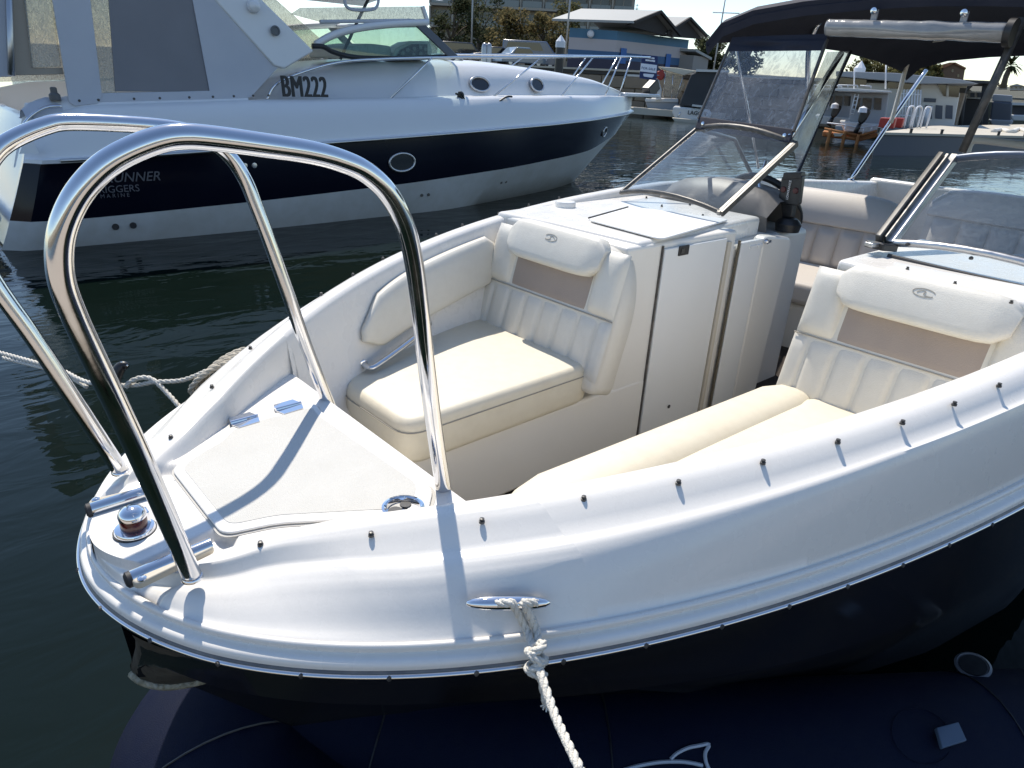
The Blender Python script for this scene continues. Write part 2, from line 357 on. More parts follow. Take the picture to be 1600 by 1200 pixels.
MB().loft(full).build('hull', HULLB, BOW, smooth=40)
lipx = [(203, 1040), (206, 1053), (218, 1063), (240, 1070), (265, 1072), (300, 1067), (340, 1056), (384, 1041)]
lip = [onZ(q, .83) for q in lipx]; topx = [(201, 985), (206, 992), (222, 1000), (246, 1010), (270, 1018), (302, 1026), (342, 1033), (386, 1038)]; tops = [onZ(q, 1.062) for q in topx]
LR = [[t_*(1-k)+l_*k-np.array([0, 0, .0])+np.array([.03, .02, 0])*math.sin(math.pi*k)*.4 for t_, l_ in zip(tops, lip)] for k in np.linspace(0, 1, 6)]
LR += [[q+np.array([.03, .03, .01]) for q in lip], [q+np.array([.05, .06, .12]) for q in lip]]
MB().loft(LR).build('stem_fairing', mat('stem_brown_grey', (.06, .052, .042), .6, bump=(60, .4), var=[(20, .7, (.10, .088, .07)), (70, .5, (.03, .027, .022))]), BOW, smooth=180)
MB().tube(spline(lip[1:], 4), .0075, 8).build('fouled_edge', FOUL, BOW, smooth=180)
MB().box(4.74, 4.8, -.95, .95, .0, 1.36).build('transom', GEL, BOW, bevel=.02)
# bow rails
def rail_pts(px, sgn, kf=.13, ka=.13):
    out = []
    for p in px:
        d = ray(p); ts = np.linspace(.3, 3, 5000); Q = CAM+ts[:, None]*d
        s_ = np.clip((Q[:, 0]+.05)/.45, -.5, 1.3); ww = .192+.035*s_+(Q[:, 2]-1.155)*(kf+(ka-kf)*s_)
        out.append(Q[np.argmin(np.abs(Q[:, 1]-sgn*ww))])
    return out
PR = [(692,760),(680,680),(665,560),(655,470),(645,400),(630,345),(605,300),(570,268),(530,250),(480,237),(400,225),(340,217),(290,213),(250,218),(200,237),(160,262),(125,300),(102,345),(93,390),(97,440),(115,490),(140,545),(190,650),(240,760),(300,900)]
SR = [(510,622),(480,545),(450,460),(420,375),(400,322),(385,285),(365,252),(340,228),(310,211),(290,204),(240,197),(160,192),(100,191),(70,197),(30,213),(0,232),(-22,262),(-36,305),(-42,350),(-32,400),(0,455),(50,525),(100,600),(188,735)]
for px, sg in ((PR, -1), (SR, 1)):
    pts = rail_pts(px, sg); a = pts[0]; b = pts[1]; pts = [a+(a-b)*.9]+pts
    z0 = pts[-1]; pts[-1] = z0+(z0-pts[-2])*.02
    MB().tube(spline(pts, 8), .0138, 20).build('bow_rail', STEEL, BOW, smooth=180)
    MB().lathe(z0+np.array([0, 0, -.004]), (0, 0, 1), [(.0156, 0), (.0156, .003), (.0142, .005)], 20).build('rail_flange', CHROME, BOW)
# anchor-locker lid: raised panel, nonskid, hinges
def flat(px, z, m=False): return [tuple(onZ(p, z)) for p in px]
def rounded(poly, r, n=5):
    P = [Vector(p) for p in poly]; out = []
    for i in range(len(P)):
        a, b, c = P[i-1], P[i], P[(i+1) % len(P)]; u = (a-b); v = (c-b); rr = min(r, u.length*.45, v.length*.45); p0 = b+u.normalized()*rr; p1 = b+v.normalized()*rr
        for k in range(n+1):
            t = k/n; out.append(p0*(1-t)**2+b*2*t*(1-t)+p1*t*t)
    return out
def onDeck(poly, dz): return [(q[0], q[1], zdeck(q[0])+dz) for q in poly]
lidp = [(.070, -.125), (.150, -.150), (.355, -.285), (.41, -.225), (.392, .172), (.402, .214), (.300, .224), (.215, .222), (.170, .178), (.125, .162), (.070, .128)]
lidp = rounded([(x, y, 0) for x, y in lidp], .022)
LID = MB().prism(onDeck([(.5*(.26)+q[0]*.5 if False else q[0], q[1]) for q in lidp], .0015), (0, 0, .0050)).build('hatch_lid', GEL, BOW, bevel=.004)
gap = [Vector(q) for q in lidp]; cen = sum(gap, Vector())/len(gap)
MB().prism(onDeck([tuple(cen+(q-cen)*1.022) for q in gap], .0002), (0, 0, .0010)).build('hatch_gap', mat('hatch_gap_grey', (.52, .50, .46), .8), BOW)  # thin grey strip showing all round the lid edge
ns = [tuple(cen+(q-cen)*.90) for q in gap]
MB().prism(onDeck(ns, .0060), (0, 0, .0014)).build('nonskid_pad', NONSKID, LID)
for hx, hy in ((.247, .228), (.345, .2285)):
    for s_ in (-1, 1):
        q = [(hx-.029, hy+s_*.003), (hx+.029, hy+s_*.003), (hx+.022, hy+s_*.027), (hx-.022, hy+s_*.027)]
        MB().prism(onDeck(q, .0068), (0, 0, .0022)).build('hinge', CHROME, LID)
    MB().tube([(hx-.029, hy, zdeck(hx)+.0095), (hx+.029, hy, zdeck(hx)+.0095)], .0042, 10).build('hinge_pin', CHROME, LID)
# cup holder
c = onZ((630, 793), 1.173); CUP = MB().lathe(c+np.array([0, 0, -.006]), (0, 0, 1), [(.0, -.001), (.027, -.001), (.029, .007), (.032, .009), (.036, .008), (.037, .004), (.037, -.004), (0, -.004)], 36).build('cup_holder', CHROME, BOW, smooth=40)
for dx, dy, r in ((-.012, .006, .0125), (.013, .013, .010), (.010, -.014, .009)):
    MB().lathe(c+np.array([dx, dy, -.0075]), (0, 0, 1), [(r, 0), (r, .003)], 16).build('drain_hole', BLACK, CUP)
# bow navigation light
c = onZ((211, 828), 1.148); NL = MB().lathe(c, (0, 0, 1), [(.031, -.012), (.031, .002), (.029, .006), (.022, .008), (.0, .009)], 36).build('navigation_light', CHROME, BOW, smooth=40)
MB().lathe(c+np.array([0, 0, -.002]), (0, 0, 1), [(.0325, -.004), (.0325, .003)], 32).build('light_gasket', RUBBER, NL)
MB().lathe(c, (0, 0, 1), [(.020, .007), (.0205, .024), (.0195, .027)], 32).build('light_lens', REDL, NL, smooth=40)
MB().lathe(c, (0, 0, 1), [(.0215, .026), (.0212, .031), (.018, .038), (.010, .043), (.0, .0445)], 32).build('light_cap', CHROME, NL, smooth=60)
MB().obox(c+np.array([.0205, .004, .017]), (.004, 0, 0), (0, .010, 0), (0, 0, .012)).build('light_post', CHROME, NL, bevel=.002)
# chocks with rollers either side of the nose
for p0, p1, pb, sg in (((203, 905), (330, 851), (224, 918), -1), ((141, 797), (228, 769), (182, 812), 1)):
    a = onZ(p0, 1.150); b = onZ(p1, 1.156); CH = MB().tube([a, a+(b-a)*.02, b], [.0105, .0122, .0115], 16).build('bow_chock', STEEL, BOW, smooth=60)
    d = (b-a)/np.linalg.norm(b-a); MB().lathe(a-d*.007, d, [(.008, 0), (.0125, .003), (.0125, .009)], 16).build('chock_end', RUBBER, CH)
    n = np.array([-d[1], d[0], 0])*(-1 if sg < 0 else 1)
    if np.dot(n, [-.5, sg*.5, 0]) < 0: n = -n
    q = a+n*.010+d*.012+np.array([0, 0, .006]); e = b+n*.004+np.array([0, 0, .004])
    MB().prism(rounded([q+n*.016-d*.008, q-d*.014, e-n*.004, e+n*.010], .010), (0, 0, -.012)).build('chock_bracket', mat('bracket_tan', (.52, .47, .38), .5), CH, bevel=.003)
    bb = q+n*.008+np.array([0, 0, -.001]); MB().lathe(bb, (0, 0, 1), [(.0065, 0), (.0065, .002), (.004, .004), (0, .0045)], 12).build('bolt', CHROME, CH)
# canvas snap studs along both gunwales
STUD = [(407,851),(580,836),(753,815),(912,780),(1060,755),(1192,723),(1309,691),(1410,661),(1491,632),(1561,603)]
proto = None
for p in STUD:
    q = onZ(p, 1.3)
    for k in range(20): q = onZ(p, ZS(q[0])+.002)
    for s_ in (1, -1):
        mb = MB().lathe((0, 0, 0), (0, 0, 1), [(.0046, -.002), (.0046, .0016), (.0028, .0022), (.0028, .0032), (.0038, .004), (.0035, .0058), (0, .0065)], 12)
        if proto is None: proto = mb.build('snap_stud', DARKFR, BOW); o = proto
        else: o = proto.copy(); COL.objects.link(o)
        o.parent = BOW; o.location = (q[0]-1.9, s_*abs(q[1])*(-1 if q[1] < 0 else 1)*1.0, q[2])
for x in (1.45, 1.62, 1.8):
    o = proto.copy(); COL.objects.link(o); o.location = (x-1.9, WS(x), ZS(x)+.004)
# pull-up cleat on the port bow
a = onZ((727, 943), 1.163); b = onZ((858, 942), 1.160); m_ = (a+b)/2; d = (b-a)/np.linalg.norm(b-a); L_ = np.linalg.norm(b-a)/2
nrm = np.array([-.42, -.62, .66]); nrm = nrm-d*np.dot(nrm, d); nrm /= np.linalg.norm(nrm)
CL = MB().tube([m_+d*L_*t+nrm*(.018-.006*abs(t)**3) for t in (-1, -.96, -.85, -.6, -.3, 0, .3, .6, .85, .96, 1)], [.002, .004, .0068, .0092, .0100, .0102, .0100, .0092, .0068, .004, .002], 16).build('bow_cleat', CHROME, BOW, smooth=180)
for t in (-.3, .3): MB().tube([m_+d*L_*t-nrm*.012, m_+d*L_*t+nrm*.016], .0065, 12).build('cleat_leg', CHROME, CL)
CLEAT = (m_, d, nrm, L_)
# ---------------------------------------------------------------- cockpit shell
FLO = MB().prism([(.60, -.16, .66), (1.0, -.34, .66), (2.0, -.62, .66), (4.76, -.78, .66), (4.76, .78, .66), (2.0, .62, .66), (1.0, .34, .66), (.60, .16, .66)], (0, 0, .02)); FLO.build('cockpit_sole', mat('carpet_dark', (.045, .035, .03), .95, bump=(300, .6), var=(30, .5, (.09, .075, .06))), BOW)
MB().prism([(.47, .22, .70), (.62, .25, .70), (.80, .32, .70), (1.3, .50, .70), (1.62, .56, .70), (1.62, .22, .70)], (0, 0, .235)).build('seat_base', LINER, BOW, bevel=.012)
MB().prism([(.50, -.17, .70), (.62, -.20, .70), (.80, -.30, .70), (1.3, -.48, .70), (2.05, -.60, .70), (2.05, -.20, .70)], (0, 0, .235)).build('seat_base', LINER, BOW, bevel=.012)
MB().box(.452, .62, -.15, .20, .72, .90).build('bow_step', LINER, BOW, bevel=.012)
def cushion(name, plan, z0, z1, m, crown=.012, r=.034, parent=BOW, n=14):
    # soft upholstered slab: rings from the bottom edge over a rounded rim to a crowned top
    P = [Vector((x, y, 0)) for x, y in rounded2(plan, .06)]; cen = sum(P, Vector())/len(P); rows = []
    def ring(ins, z): 
        out = []
        for q in P:
            d = cen-q; l = d.length; out.append(tuple((q+d*min(.98, ins/l)) + Vector((0, 0, z))))
        return out
    for a in (0, .5, 1): rows.append(ring(r*.5*(1-a)**2, z0+.02*a))
    rows.append(ring(-.004, (z0+z1)/2))
    for k in range(0, 7):
        a = k/6*math.pi/2; rows.append(ring(r*(1-math.cos(a)), z1-r+r*math.sin(a)))
    R0 = rows[-1]
    for k in range(1, 7):
        t = k/6; rows.append([tuple(Vector(q)*(1-t*.985)+(cen+Vector((0, 0, z1)))*t*.985+Vector((0, 0, crown*(1-(1-t)**2)+ .004*noise.noise(Vector((q[0]*5*(1-t)+cen.x*5*t, q[1]*5*(1-t)+cen.y*5*t, z1)))*min(1, t*3)))) for q in R0])
    o = MB().loft(rows, cv=True, cap0=True, cap1=True).build(name, m, parent, smooth=180)
    return o, [Vector(q) for q in ring(-.003, z1-r*1.25)]
def rounded2(poly, r, n=6): return [(q[0], q[1]) for q in rounded([(x, y, 0) for x, y in poly], r, n)]
def dens_poly(P, step=.04):
    out = []
    for i in range(len(P)):
        a = np.array(P[i]); b = np.array(P[(i+1) % len(P)]); k = max(1, int(np.linalg.norm(b-a)/step))
        out += [tuple(a+(b-a)*j/k) for j in range(k)]
    return out
s1, seam = cushion('seat_cushion', [(.618, .185), (.612, .50), (.76, .615), (1.0, .71), (1.31, .775), (1.31, .205)], .935, 1.062, VINYL, r=.028)
MB().tube(seam, .0016, 6, closed=True).build('seam', STITCH, s1)
s2, seam2 = cushion('seat_cushion', [(.60, -.29), (.60, -.52), (.78, -.63), (1.1, -.745), (1.72, -.85), (1.72, -.30)], .935, 1.045, VINYL)
rl = []
for i in range(19):
    x = .605+1.125*i/18; yc = -.222-.035*(i/18); e = .55 if i in (0, 18) else (.86 if i in (1, 17) else 1)
    rl.append([(x, yc+.082*e*math.cos(a)*abs(math.cos(a))**-.35 if abs(math.cos(a)) > 1e-3 else yc, 1.0+.068*e*math.sin(a)) for a in [k*2*math.pi/20 for k in range(20)]])
MB().loft(rl, cv=True, cap0=True, cap1=True).build('seat_bolster', VINYL, BOW, smooth=180)
# starboard wall pad and grab handle
def wallpt(x, z, off=0):
    P, wi = side_prof(x); zi = P[0][1]
    return (x, np.interp(z, [.93, 1.0, zi-.07, zi-.012], [wi-.135, wi-.05, wi-.022, wi-.004])-off, z)
rows = []
for i in range(25):
    t = i/24; x = .70+.66*t; top = ZS(x)-.030-.012*(1-t)**6*3; bot = 1.105+.085*t; e = math.sin(math.pi*min(1, max(0, t)))**.3 if 0 < t < 1 else .12
    mid = (top+bot)/2; h = (top-bot)/2*(.25+.75*min(1, (t+.0)*9, (1-t)*9+.3)); r_ = []
    for k in range(16):
        a = k*2*math.pi/16; z = mid+h*math.copysign(abs(math.sin(a))**.5, math.sin(a)); r_.append(wallpt(x, z, .006+.026*max(0, math.copysign(abs(math.cos(a))**.5, math.cos(a)))*(.4+.6*e)))
    rows.append(r_)
MB().loft(rows, cv=True, cap0=True, cap1=True).build('side_pad', VINYLW, BOW, smooth=180)
ga = np.array(wallpt(.70, 1.085, .0)); gb = np.array(wallpt(.985, 1.135, .0)); o_ = np.array([0, -.042, -.004])
MB().tube(spline([ga, ga+o_*.7+np.array([.004, 0, 0]), ga*.9+gb*.1+o_, ga*.5+gb*.5+o_*1.1, ga*.1+gb*.9+o_, gb+o_*.7, gb], 6), .0088, 12).build('grab_handle', STEEL, BOW, smooth=180)
for g in (ga, gb): MB().lathe(g, (0, -1, 0), [(.013, -.004), (.013, .003), (.009, .005)], 14).build('handle_flange', CHROME, BOW)
# ---------------------------------------------------------------- backrests
def backrest(x0, ya, yb, sg):
    # ya inner edge, yb outer edge (metres from centreline), leaning aft from x0
    W_ = yb-ya; lean = Vector((.27, 0, .963)); fwd = Vector((-.963, 0, .27)); base = Vector((x0, 0, 1.035))
    def pt(u, s, o): return base+Vector((0, sg*(ya+u*W_), 0))+lean*s+fwd*o
    rows = []
    out = [(0, -.06), (0, .17), (.012, .24), (.05, .31), (.11, .365), (.20, .385), (.80, .385), (.90, .37), (.96, .33), (.99, .26), (1, .17), (1, -.06)]
    O = rounded([(u*W_, s, 0) for u, s in out], .03, 3)
    cen = Vector((W_/2, .16, 0))
    for ins, o in ((.02, -.10), (0, -.085), (0, -.02), (.006, -.004), (.02, .004), (.05, .008)):
        rows.append([pt(((q+(cen-q).normalized()*ins).x)/W_, (q+(cen-q).normalized()*ins).y, o) for q in O])
    B = MB().loft(rows, cv=True, cap0=True, cap1=True).build('backrest', VINYLW, BOW, smooth=70)
    def pillow(name, u0, u1, s0, s1, th, m, e=.25, nu=14, ns=12, sq=4, top=None):
        rs = []
        for i in range(nu+1):
            a = -1+2*i/nu; r_ = []
            for j in range(ns+1):
                b = -1+2*j/ns; f = max(0, (1-abs(a)**sq))**.5*max(0, (1-abs(b)**sq))**.5
                r_.append(pt(u0+(u1-u0)*(i/nu), s0+(s1-s0)*(j/ns), .004+th*f))
            rs.append(r_)
        return MB().loft(rs).build(name, m, B, smooth=180)
    n = 6; u0, u1 = .085, .90
    for i in range(n): pillow('pleat', u0+(u1-u0)*i/n, u0+(u1-u0)*(i+1)/n, -.02, .172, .013, VINYLW, nu=8, ns=10, sq=3.6)
    pillow('side_wing', 0.0, .085, -.02, .17, .012, VINYLW, nu=6, ns=8); pillow('side_wing', .90, 1.0, -.02, .17, .012, VINYLW, nu=6, ns=8)
    pillow('taupe_panel', .165, .81, .172, .32, .006, TAUPE, sq=10)
    pillow('shoulder_wing', .005, .185, .174, .372, .026, VINYLW, sq=3.4); pillow('shoulder_wing', .79, .99, .174, .366, .024, VINYLW, sq=3.4)
    MB().tube([pt(u, .173, .010) for u in np.linspace(.0, 1, 9)], .0022, 6).build('seam', STITCH, B)
    # headrest: rolled pillow overhanging the taupe panel
    rs = []; U0, U1 = .14, .84
    for i in range(15):
        a = -1+2*i/14; k = max(.0, 1-abs(a)**7)**.5*.5+.5; r_ = []
        for j in range(18):
            t = j*2*math.pi/18; co, si = math.cos(t), math.sin(t)
            so = .010+.033*k*math.copysign(abs(co)**.55, co); ss = .338+.064*k*math.copysign(abs(si)**.6, si)+ (-.010 if co > 0 else .012)*0
            r_.append(pt(U0+(U1-U0)*(i/14)+.012*(ss-.336)/.07*a, ss, so+.012+.014*(.34-ss)/.07))
        rs.append(r_)
    HD = MB().loft(rs, cv=True, cap0=True, cap1=True).build('headrest', VINYLW, B, smooth=60)
    from mathutils.bvhtree import BVHTree
    bvh = BVHTree.FromPolygons([v.co for v in HD.data.vertices], [tuple(q.vertices) for q in HD.data.polygons])
    # stitched oval emblem with an open swoosh in it
    def ce(u, s):
        o = pt(.495+u, .362+s, .25); h = bvh.ray_cast(o, -fwd)[0]
        return (h if h is not None else pt(.495+u, .362+s, .055))+fwd*.0004
    ov = [ce(.044*math.cos(t), .0105*math.sin(t)) for t in np.linspace(.35, 2*math.pi-.55, 30)]; E = MB().tube(ov, .0011, 5)
    E.tube(spline([ce(-.028, -.001), ce(-.010, .0055), ce(.006, .003), ce(.0, -.003), ce(.017, -.007), ce(.038, -.007)], 5), .0011, 5); E.build('emblem', STITCH, B)
    return B
backrest(1.275, .155, .745, 1)
backrest(1.690, .195, .815, -1)
# ---------------------------------------------------------------- starboard console with locker doors
cz = 1.398
MB().prism([(1.43, .222, .60), (2.02, .222, .60), (2.02, .86, .60), (1.43, .80, .60)], (0, 0, cz-.60)).build('console', LINER, BOW, bevel=.012)
MB().prism([(1.47, .60, 1.33), (1.49, .225, 1.33), (2.3, .30, 1.33), (2.3, .94, 1.33), (1.42, .83, 1.33)], (0, 0, .078)).build('console_top', GEL, BOW, bevel=.015)
lid = rounded([tuple(onZ(p, 1.412)) for p in ((918, 345), (988, 325), (1140, 345), (1034, 376))], .03)
LD = MB().prism(lid, (0, 0, .006)).build('console_lid', LIDMAT, BOW, bevel=.003)
a, b = onZ((918, 345), 1.412), onZ((988, 325), 1.412); MB().tube([a+(b-a)*.12+np.array([-.012, .012, .003]), b+np.array([-.012, .012, .003])], .003, 8).build('lid_hinge', DARKFR, LD)
c = onZ((883, 322), 1.41); MB().lathe(c, (0, 0, 1), [(.040, -.006), (.040, .012), (.036, .018), (.02, .021), (0, .0215)], 28).build('deck_cap', GEL, BOW, smooth=40)
YF = .219
DO = MB().box(1.600, 1.945, YF-.008, YF+.002, .66, 1.378).build('locker_door', PANEL, BOW, bevel=.003)
MB().box(1.592, 1.598, YF-.003, YF+.002, .62, 1.388).build('door_gap', DARKFR, DO)
c = onY((1068, 391), YF-.009); MB().box(c[0]-.026, c[0]+.026, YF-.013, YF-.007, c[2]-.016, c[2]+.016).build('door_latch', BLACK, DO, bevel=.002)
MB().box(c[0]-.018, c[0]-.002, YF-.0155, YF-.012, c[2]-.008, c[2]+.008).build('latch_slider', DARKFR, DO)
c = onY((1045, 635), YF-.009); MB().lathe(c, (0, -1, 0), [(.007, 0), (.007, .002), (.003, .004)], 10).build('screw', DARKFR, DO)
MB().box(1.955, 1.975, YF-.010, YF+.002, .68, 1.365).build('trim_strip', mat('trim_tan', (.58, .53, .44), .5), BOW, bevel=.002)
MB().box(2.035, 2.042, YF-.004, YF+.004, .62, 1.36).build('door_hinge', mat('piano_hinge', (.22, .19, .14), .5, .6, bump=(250, .6)), BOW)
PN = MB().box(2.044, 2.185, YF-.008, YF+.01, .62, 1.352).build('folding_door', PANEL, BOW, bevel=.003)
EN = MB().prism(rounded([(2.19, YF-.007, .60), (2.19, YF-.007, 1.362), (2.41, YF-.007, 1.335), (2.36, YF-.007, .60)], .045), (0, .05, 0)).build('console_end_panel', LINER, BOW, bevel=.01)
c = onY((1196, 377), YF-.012); MB().lathe(c, (0, -1, 0), [(.010, 0), (.009, .010), (.004, .014)], 12).build('turn_latch', CHROME, PN); MB().obox(c+np.array([.008, -.010, 0]), (.012, 0, 0), (0, .003, 0), (0, 0, .004)).build('latch_lever', CHROME, PN)
MB().box(2.10, 2.14, YF-.012, YF-.005, 1.325, 1.335).build('door_clip', PANEL, PN); MB().box(2.15, 2.185, YF-.012, YF-.005, 1.325, 1.335).build('door_clip', PANEL, PN)
MB().prism([(2.02, .23, .6), (2.40, .26, .6), (2.40, .90, .6), (2.02, .86, .6)], (0, 0, .74)).build('console_aft', LINER, BOW, bevel=.012)
# port console
MB().prism([(1.85, -.215, .70), (2.40, -.235, .70), (2.40, -.66, .70), (1.85, -.60, .70)], (0, 0, cz-.69)).build('port_console', LINER, BOW, bevel=.02)
MB().prism([(1.80, -.24, 1.385), (2.4, -.235, 1.385), (2.4, -.92, 1.385), (1.78, -.84, 1.385)], (0, 0, .035)).build('port_console_top', GEL, BOW, bevel=.012)
# ---------------------------------------------------------------- windscreen
def quad_sheet(A, B, C_, D_, th=.005, n=8, bow=0):
    # A bottom-inner, B bottom-outer, C top-outer, D top-inner
    A, B, C_, D_ = map(Vector, (A, B, C_, D_)); nr = (B-A).cross(D_-A).normalized(); rows = []
    for k, o in ((0, 0), (1, th)):
        for i in range(n+1):
            t = i/n; r_ = []
            for j in range(n+1):
                s_ = j/n; p = (A*(1-t)+B*t)*(1-s_)+(D_*(1-t)+C_*t)*s_; r_.append(p+nr*(o+bow*4*t*(1-t)))
            rows.append(r_)
    m = MB(); m.loft(rows[:n+1]); return m
WI = Vector((1.985, .285, 1.452)); WO = Vector((2.055, .800, 1.440)); TO = Vector((2.42, .735, 1.690)); TI = Vector((2.386, .276, 1.676))
sgn = lambda v: Vector((v.x, -v.y, v.z))
# starboard pane
PS = quad_sheet(WI, WO, TO, TI, bow=-.035).build('windscreen_pane', WSG, BOW, smooth=180)
ed = lambda a, b, bow, nr: [a*(1-t)+b*t+nr*bow*4*t*(1-t) for t in np.linspace(0, 1, 9)]
nrS = (WO-WI).cross(TI-WI).normalized()
def bar(name, pts, r, m, flat_=1.0): return MB().tube(pts, r, 8).build(name, m, BOW, smooth=60)
bar('windscreen_frame', ed(WI, WO, -.035, nrS), .009, DARKFR); bar('windscreen_frame', ed(TI, TO, -.035, nrS), .011, DARKFR)
SCUFF = mat('frame_scuffed', (.26, .25, .23), .5, .5, var=(40, .8, (.06, .06, .06)))
MB().obox((WI+TI)/2, (TI-WI)/2*1.04, (0, .007, 0), (TI-WI).cross(Vector((0, 1, 0))).normalized()*.008).build('windscreen_frame', SCUFF, BOW, bevel=.002)
MB().obox((WI+TI)/2+Vector((0, -.012, -.002)), (TI-WI)/2*1.02, (0, .004, 0), (TI-WI).cross(Vector((0, 1, 0))).normalized()*.010).build('windscreen_gasket', DARKFR, BOW)
SO = Vector((3.05, .945, 1.62)); SB = Vector((3.25, .94, 1.45))
MB().add([WO, SB, SO, TO], [(0, 1, 2, 3)]).build('windscreen_side_pane', WSG, BOW, smooth=0)
bar('windscreen_frame', [TO, SO, SB], .010, DARKFR); bar('windscreen_frame', [WO, TO], .009, DARKFR)
# navy strip where the front curtain snaps on to the screen
st = [TI+(TO-TI)*t+Vector((-.004, 0, .012)) for t in (.02, 1)]
SP = MB().obox((st[0]+st[1])/2+Vector((0, 0, .012)), (st[1]-st[0])/2, (.004, 0, 0), (.010, 0, .024)).build('curtain_strip', NAVYC, BOW, bevel=.004)
for t in (.08, .5, .92): MB().lathe(TI+(TO-TI)*t+Vector((-.012, 0, .024)), (-1, 0, .3), [(.008, 0), (.007, .004), (0, .006)], 12).build('snap', CHROME, SP)
# port pane, frame, and the centre window folded back on to it
PI_, PO, PTO, PTI = sgn(WI)+Vector((.045, 0, 0)), Vector((2.02, -.82, 1.440)), Vector((2.40, -.75, 1.690)), Vector((2.42, -.262, 1.680))
quad_sheet(PI_, PO, PTO, PTI, bow=.035).build('windscreen_pane', WSG, BOW, smooth=180)
nrP = (PO-PI_).cross(PTI-PI_).normalized()
bar('windscreen_frame', ed(PI_, PO, .035, nrP), .011, ALU); bar('windscreen_frame', ed(PTI, PTO, .035, nrP), .013, mat('frame_blue_grey', (.10, .12, .16), .35, .5))
upv = (PTI-PI_).cross(Vector((0, 1, 0))).normalized()
MB().obox((PI_+PTI)/2, (PTI-PI_)/2*1.04, (0, .011, 0), upv*.014).build('windscreen_frame', ALU, BOW, bevel=.003)
MB().obox((PI_+PTI)/2+Vector((-.030, .028, .004)), (PTI-PI_)/2*1.0, (.004, .010, 0), upv*.020).build('folded_centre_frame', DARKFR, BOW, bevel=.004)
MB().obox((PI_+PTI)/2+Vector((-.020, .012, .004)), (PTI-PI_)/2*.98, (.002, .004, 0), upv*.016).build('folded_centre_frame', mat('frame_scuffed', (.30, .29, .27), .5, .5, var=(40, .8, (.06, .06, .06))), BOW)
MB().obox(PI_+Vector((-.035, .012, -.008)), (.035, -.008, -.004), (.006, .03, 0), (0, 0, .010)).build('hinge_block', BLACK, BOW, bevel=.003)
MB().obox(PI_+Vector((-.075, .02, .0)), (.022, -.006, 0), (.004, .014, 0), (0, 0, .006)).build('hinge_plate', ALU, BOW, bevel=.002)
bl = [PI_+Vector((-.05, -.02, -.030)), PI_+Vector((-.06, -.20, -.034)), PI_+Vector((-.05, -.50, -.042))]
MB().tube(spline(bl, 6), .008, 8).build('screen_gasket', RUBBER, BOW)
for t in (.1, .42, .75): MB().lathe(PI_*(1-t)+PO*t+Vector((-.02, 0, .008)), (-.3, 0, 1), [(.006, 0), (.006, .004), (.003, .007)], 8).build('frame_screw', DARKFR, BOW)
for p in ((1418, 420), (1492, 443), (1580, 473)):
    o = proto.copy(); COL.objects.link(o); q = onZ(p, 1.422); o.location = (q[0]-1.9, q[1], q[2])
for p in ((1010, 309), (1034, 322), (1078, 320), (1098, 337)):
    o = proto.copy(); COL.objects.link(o); q = onZ(p, 1.41); o.location = (q[0]-1.9, q[1], q[2])
# helm: dash, wheel, electronics bracket, support rod
DASH = mat('dash_brown_grey', (.21, .185, .16), .5, var=(12, .3, (.30, .27, .24)))
rows = []
for i in range(9):
    y = .30+.52*i/8; k = math.sin(math.pi*(i/8))**.5*.05
    rows.append([(2.36, y, 1.33), (2.34, y, 1.40+k*.3), (2.42, y, 1.455+k), (2.52, y, 1.455+k), (2.60, y, 1.40+k*.6), (2.66, y, 1.28)])
MB().loft(rows).build('helm_dash', DASH, BOW, smooth=60)
MB().box(2.36, 2.64, .27, .84, .62, 1.34).build('helm_console', LINER, BOW, bevel=.02)
c = Vector((2.66, .50, 1.39)); ax = Vector((.80, 0, .6)).normalized(); u_ = ax.orthogonal().normalized(); v_ = ax.cross(u_)
WH = MB().tube([c+(u_*math.cos(t)+v_*math.sin(t))*.165 for t in np.linspace(0, 2*math.pi, 40)[:-1]], .014, 10, closed=True).build('steering_wheel', BLACK, BOW, smooth=180)
for t in (.3, 2.4, 4.5): MB().tube([c-ax*.02, c+(u_*math.cos(t)+v_*math.sin(t))*.16], .010, 8).build('wheel_spoke', ALU, WH)
MB().lathe(c-ax*.05, ax, [(.035, 0), (.04, .03), (.03, .05), (0, .055)], 18).build('wheel_hub', BLACK, WH)
MB().tube([onX((1176, 345), 2.40), onX((1189, 310), 2.43), onX((1186, 285), 2.46), onX((1197, 252), 2.5)], .0065, 10).build('screen_support_rod', STEEL, BOW, smooth=180)
EP = onX((1233, 352), 2.42)
E_ = thing('fish_finder', 'black fish finder on a swivel bracket on top of the helm console', 'fish finder', tuple(EP))
q = [onX(p, 2.45) for p in ((1221, 276), (1254, 274), (1248, 322), (1216, 318))]
MB().prism(rounded(q, .012), (.035, .006, 0)).build('display_body', BLACK, E_, bevel=.004)
q2 = [onX(p, 2.448) for p in ((1224, 270), (1252, 269), (1251, 279), (1222, 281))]; MB().prism(q2, (.045, .006, 0)).build('display_hood', BLACK, E_, bevel=.003)
for p in ((1224, 296), (1243, 298)): MB().lathe(onX(p, 2.449), (-1, 0, 0), [(.012, 0), (.010, .004), (0, .005)], 12).build('bracket_knob', mat('knob_dark_red', (.07, .012, .012), .4), E_)
tx = onX((1231, 312), 2.444); tp = onX((1236, 286), 2.444); text('brand_lettering', 'LOWRANCE', mat('print_white', (.75, .75, .75), .5), E_, tx, tp-tx, np.array([0, 1., .0]), .013, .0008)
MB().prism([onX(p, 2.455) for p in ((1220, 318), (1240, 320), (1236, 340), (1222, 340))], (.03, 0, 0)).build('bracket_arm', BLACK, E_, bevel=.003)
MB().lathe(onX((1232, 349), 2.46), (0, 0, 1), [(.045, -.03), (.05, 0), (.04, .012), (.03, .02)], 24).build('bracket_base', BLACK, E_)
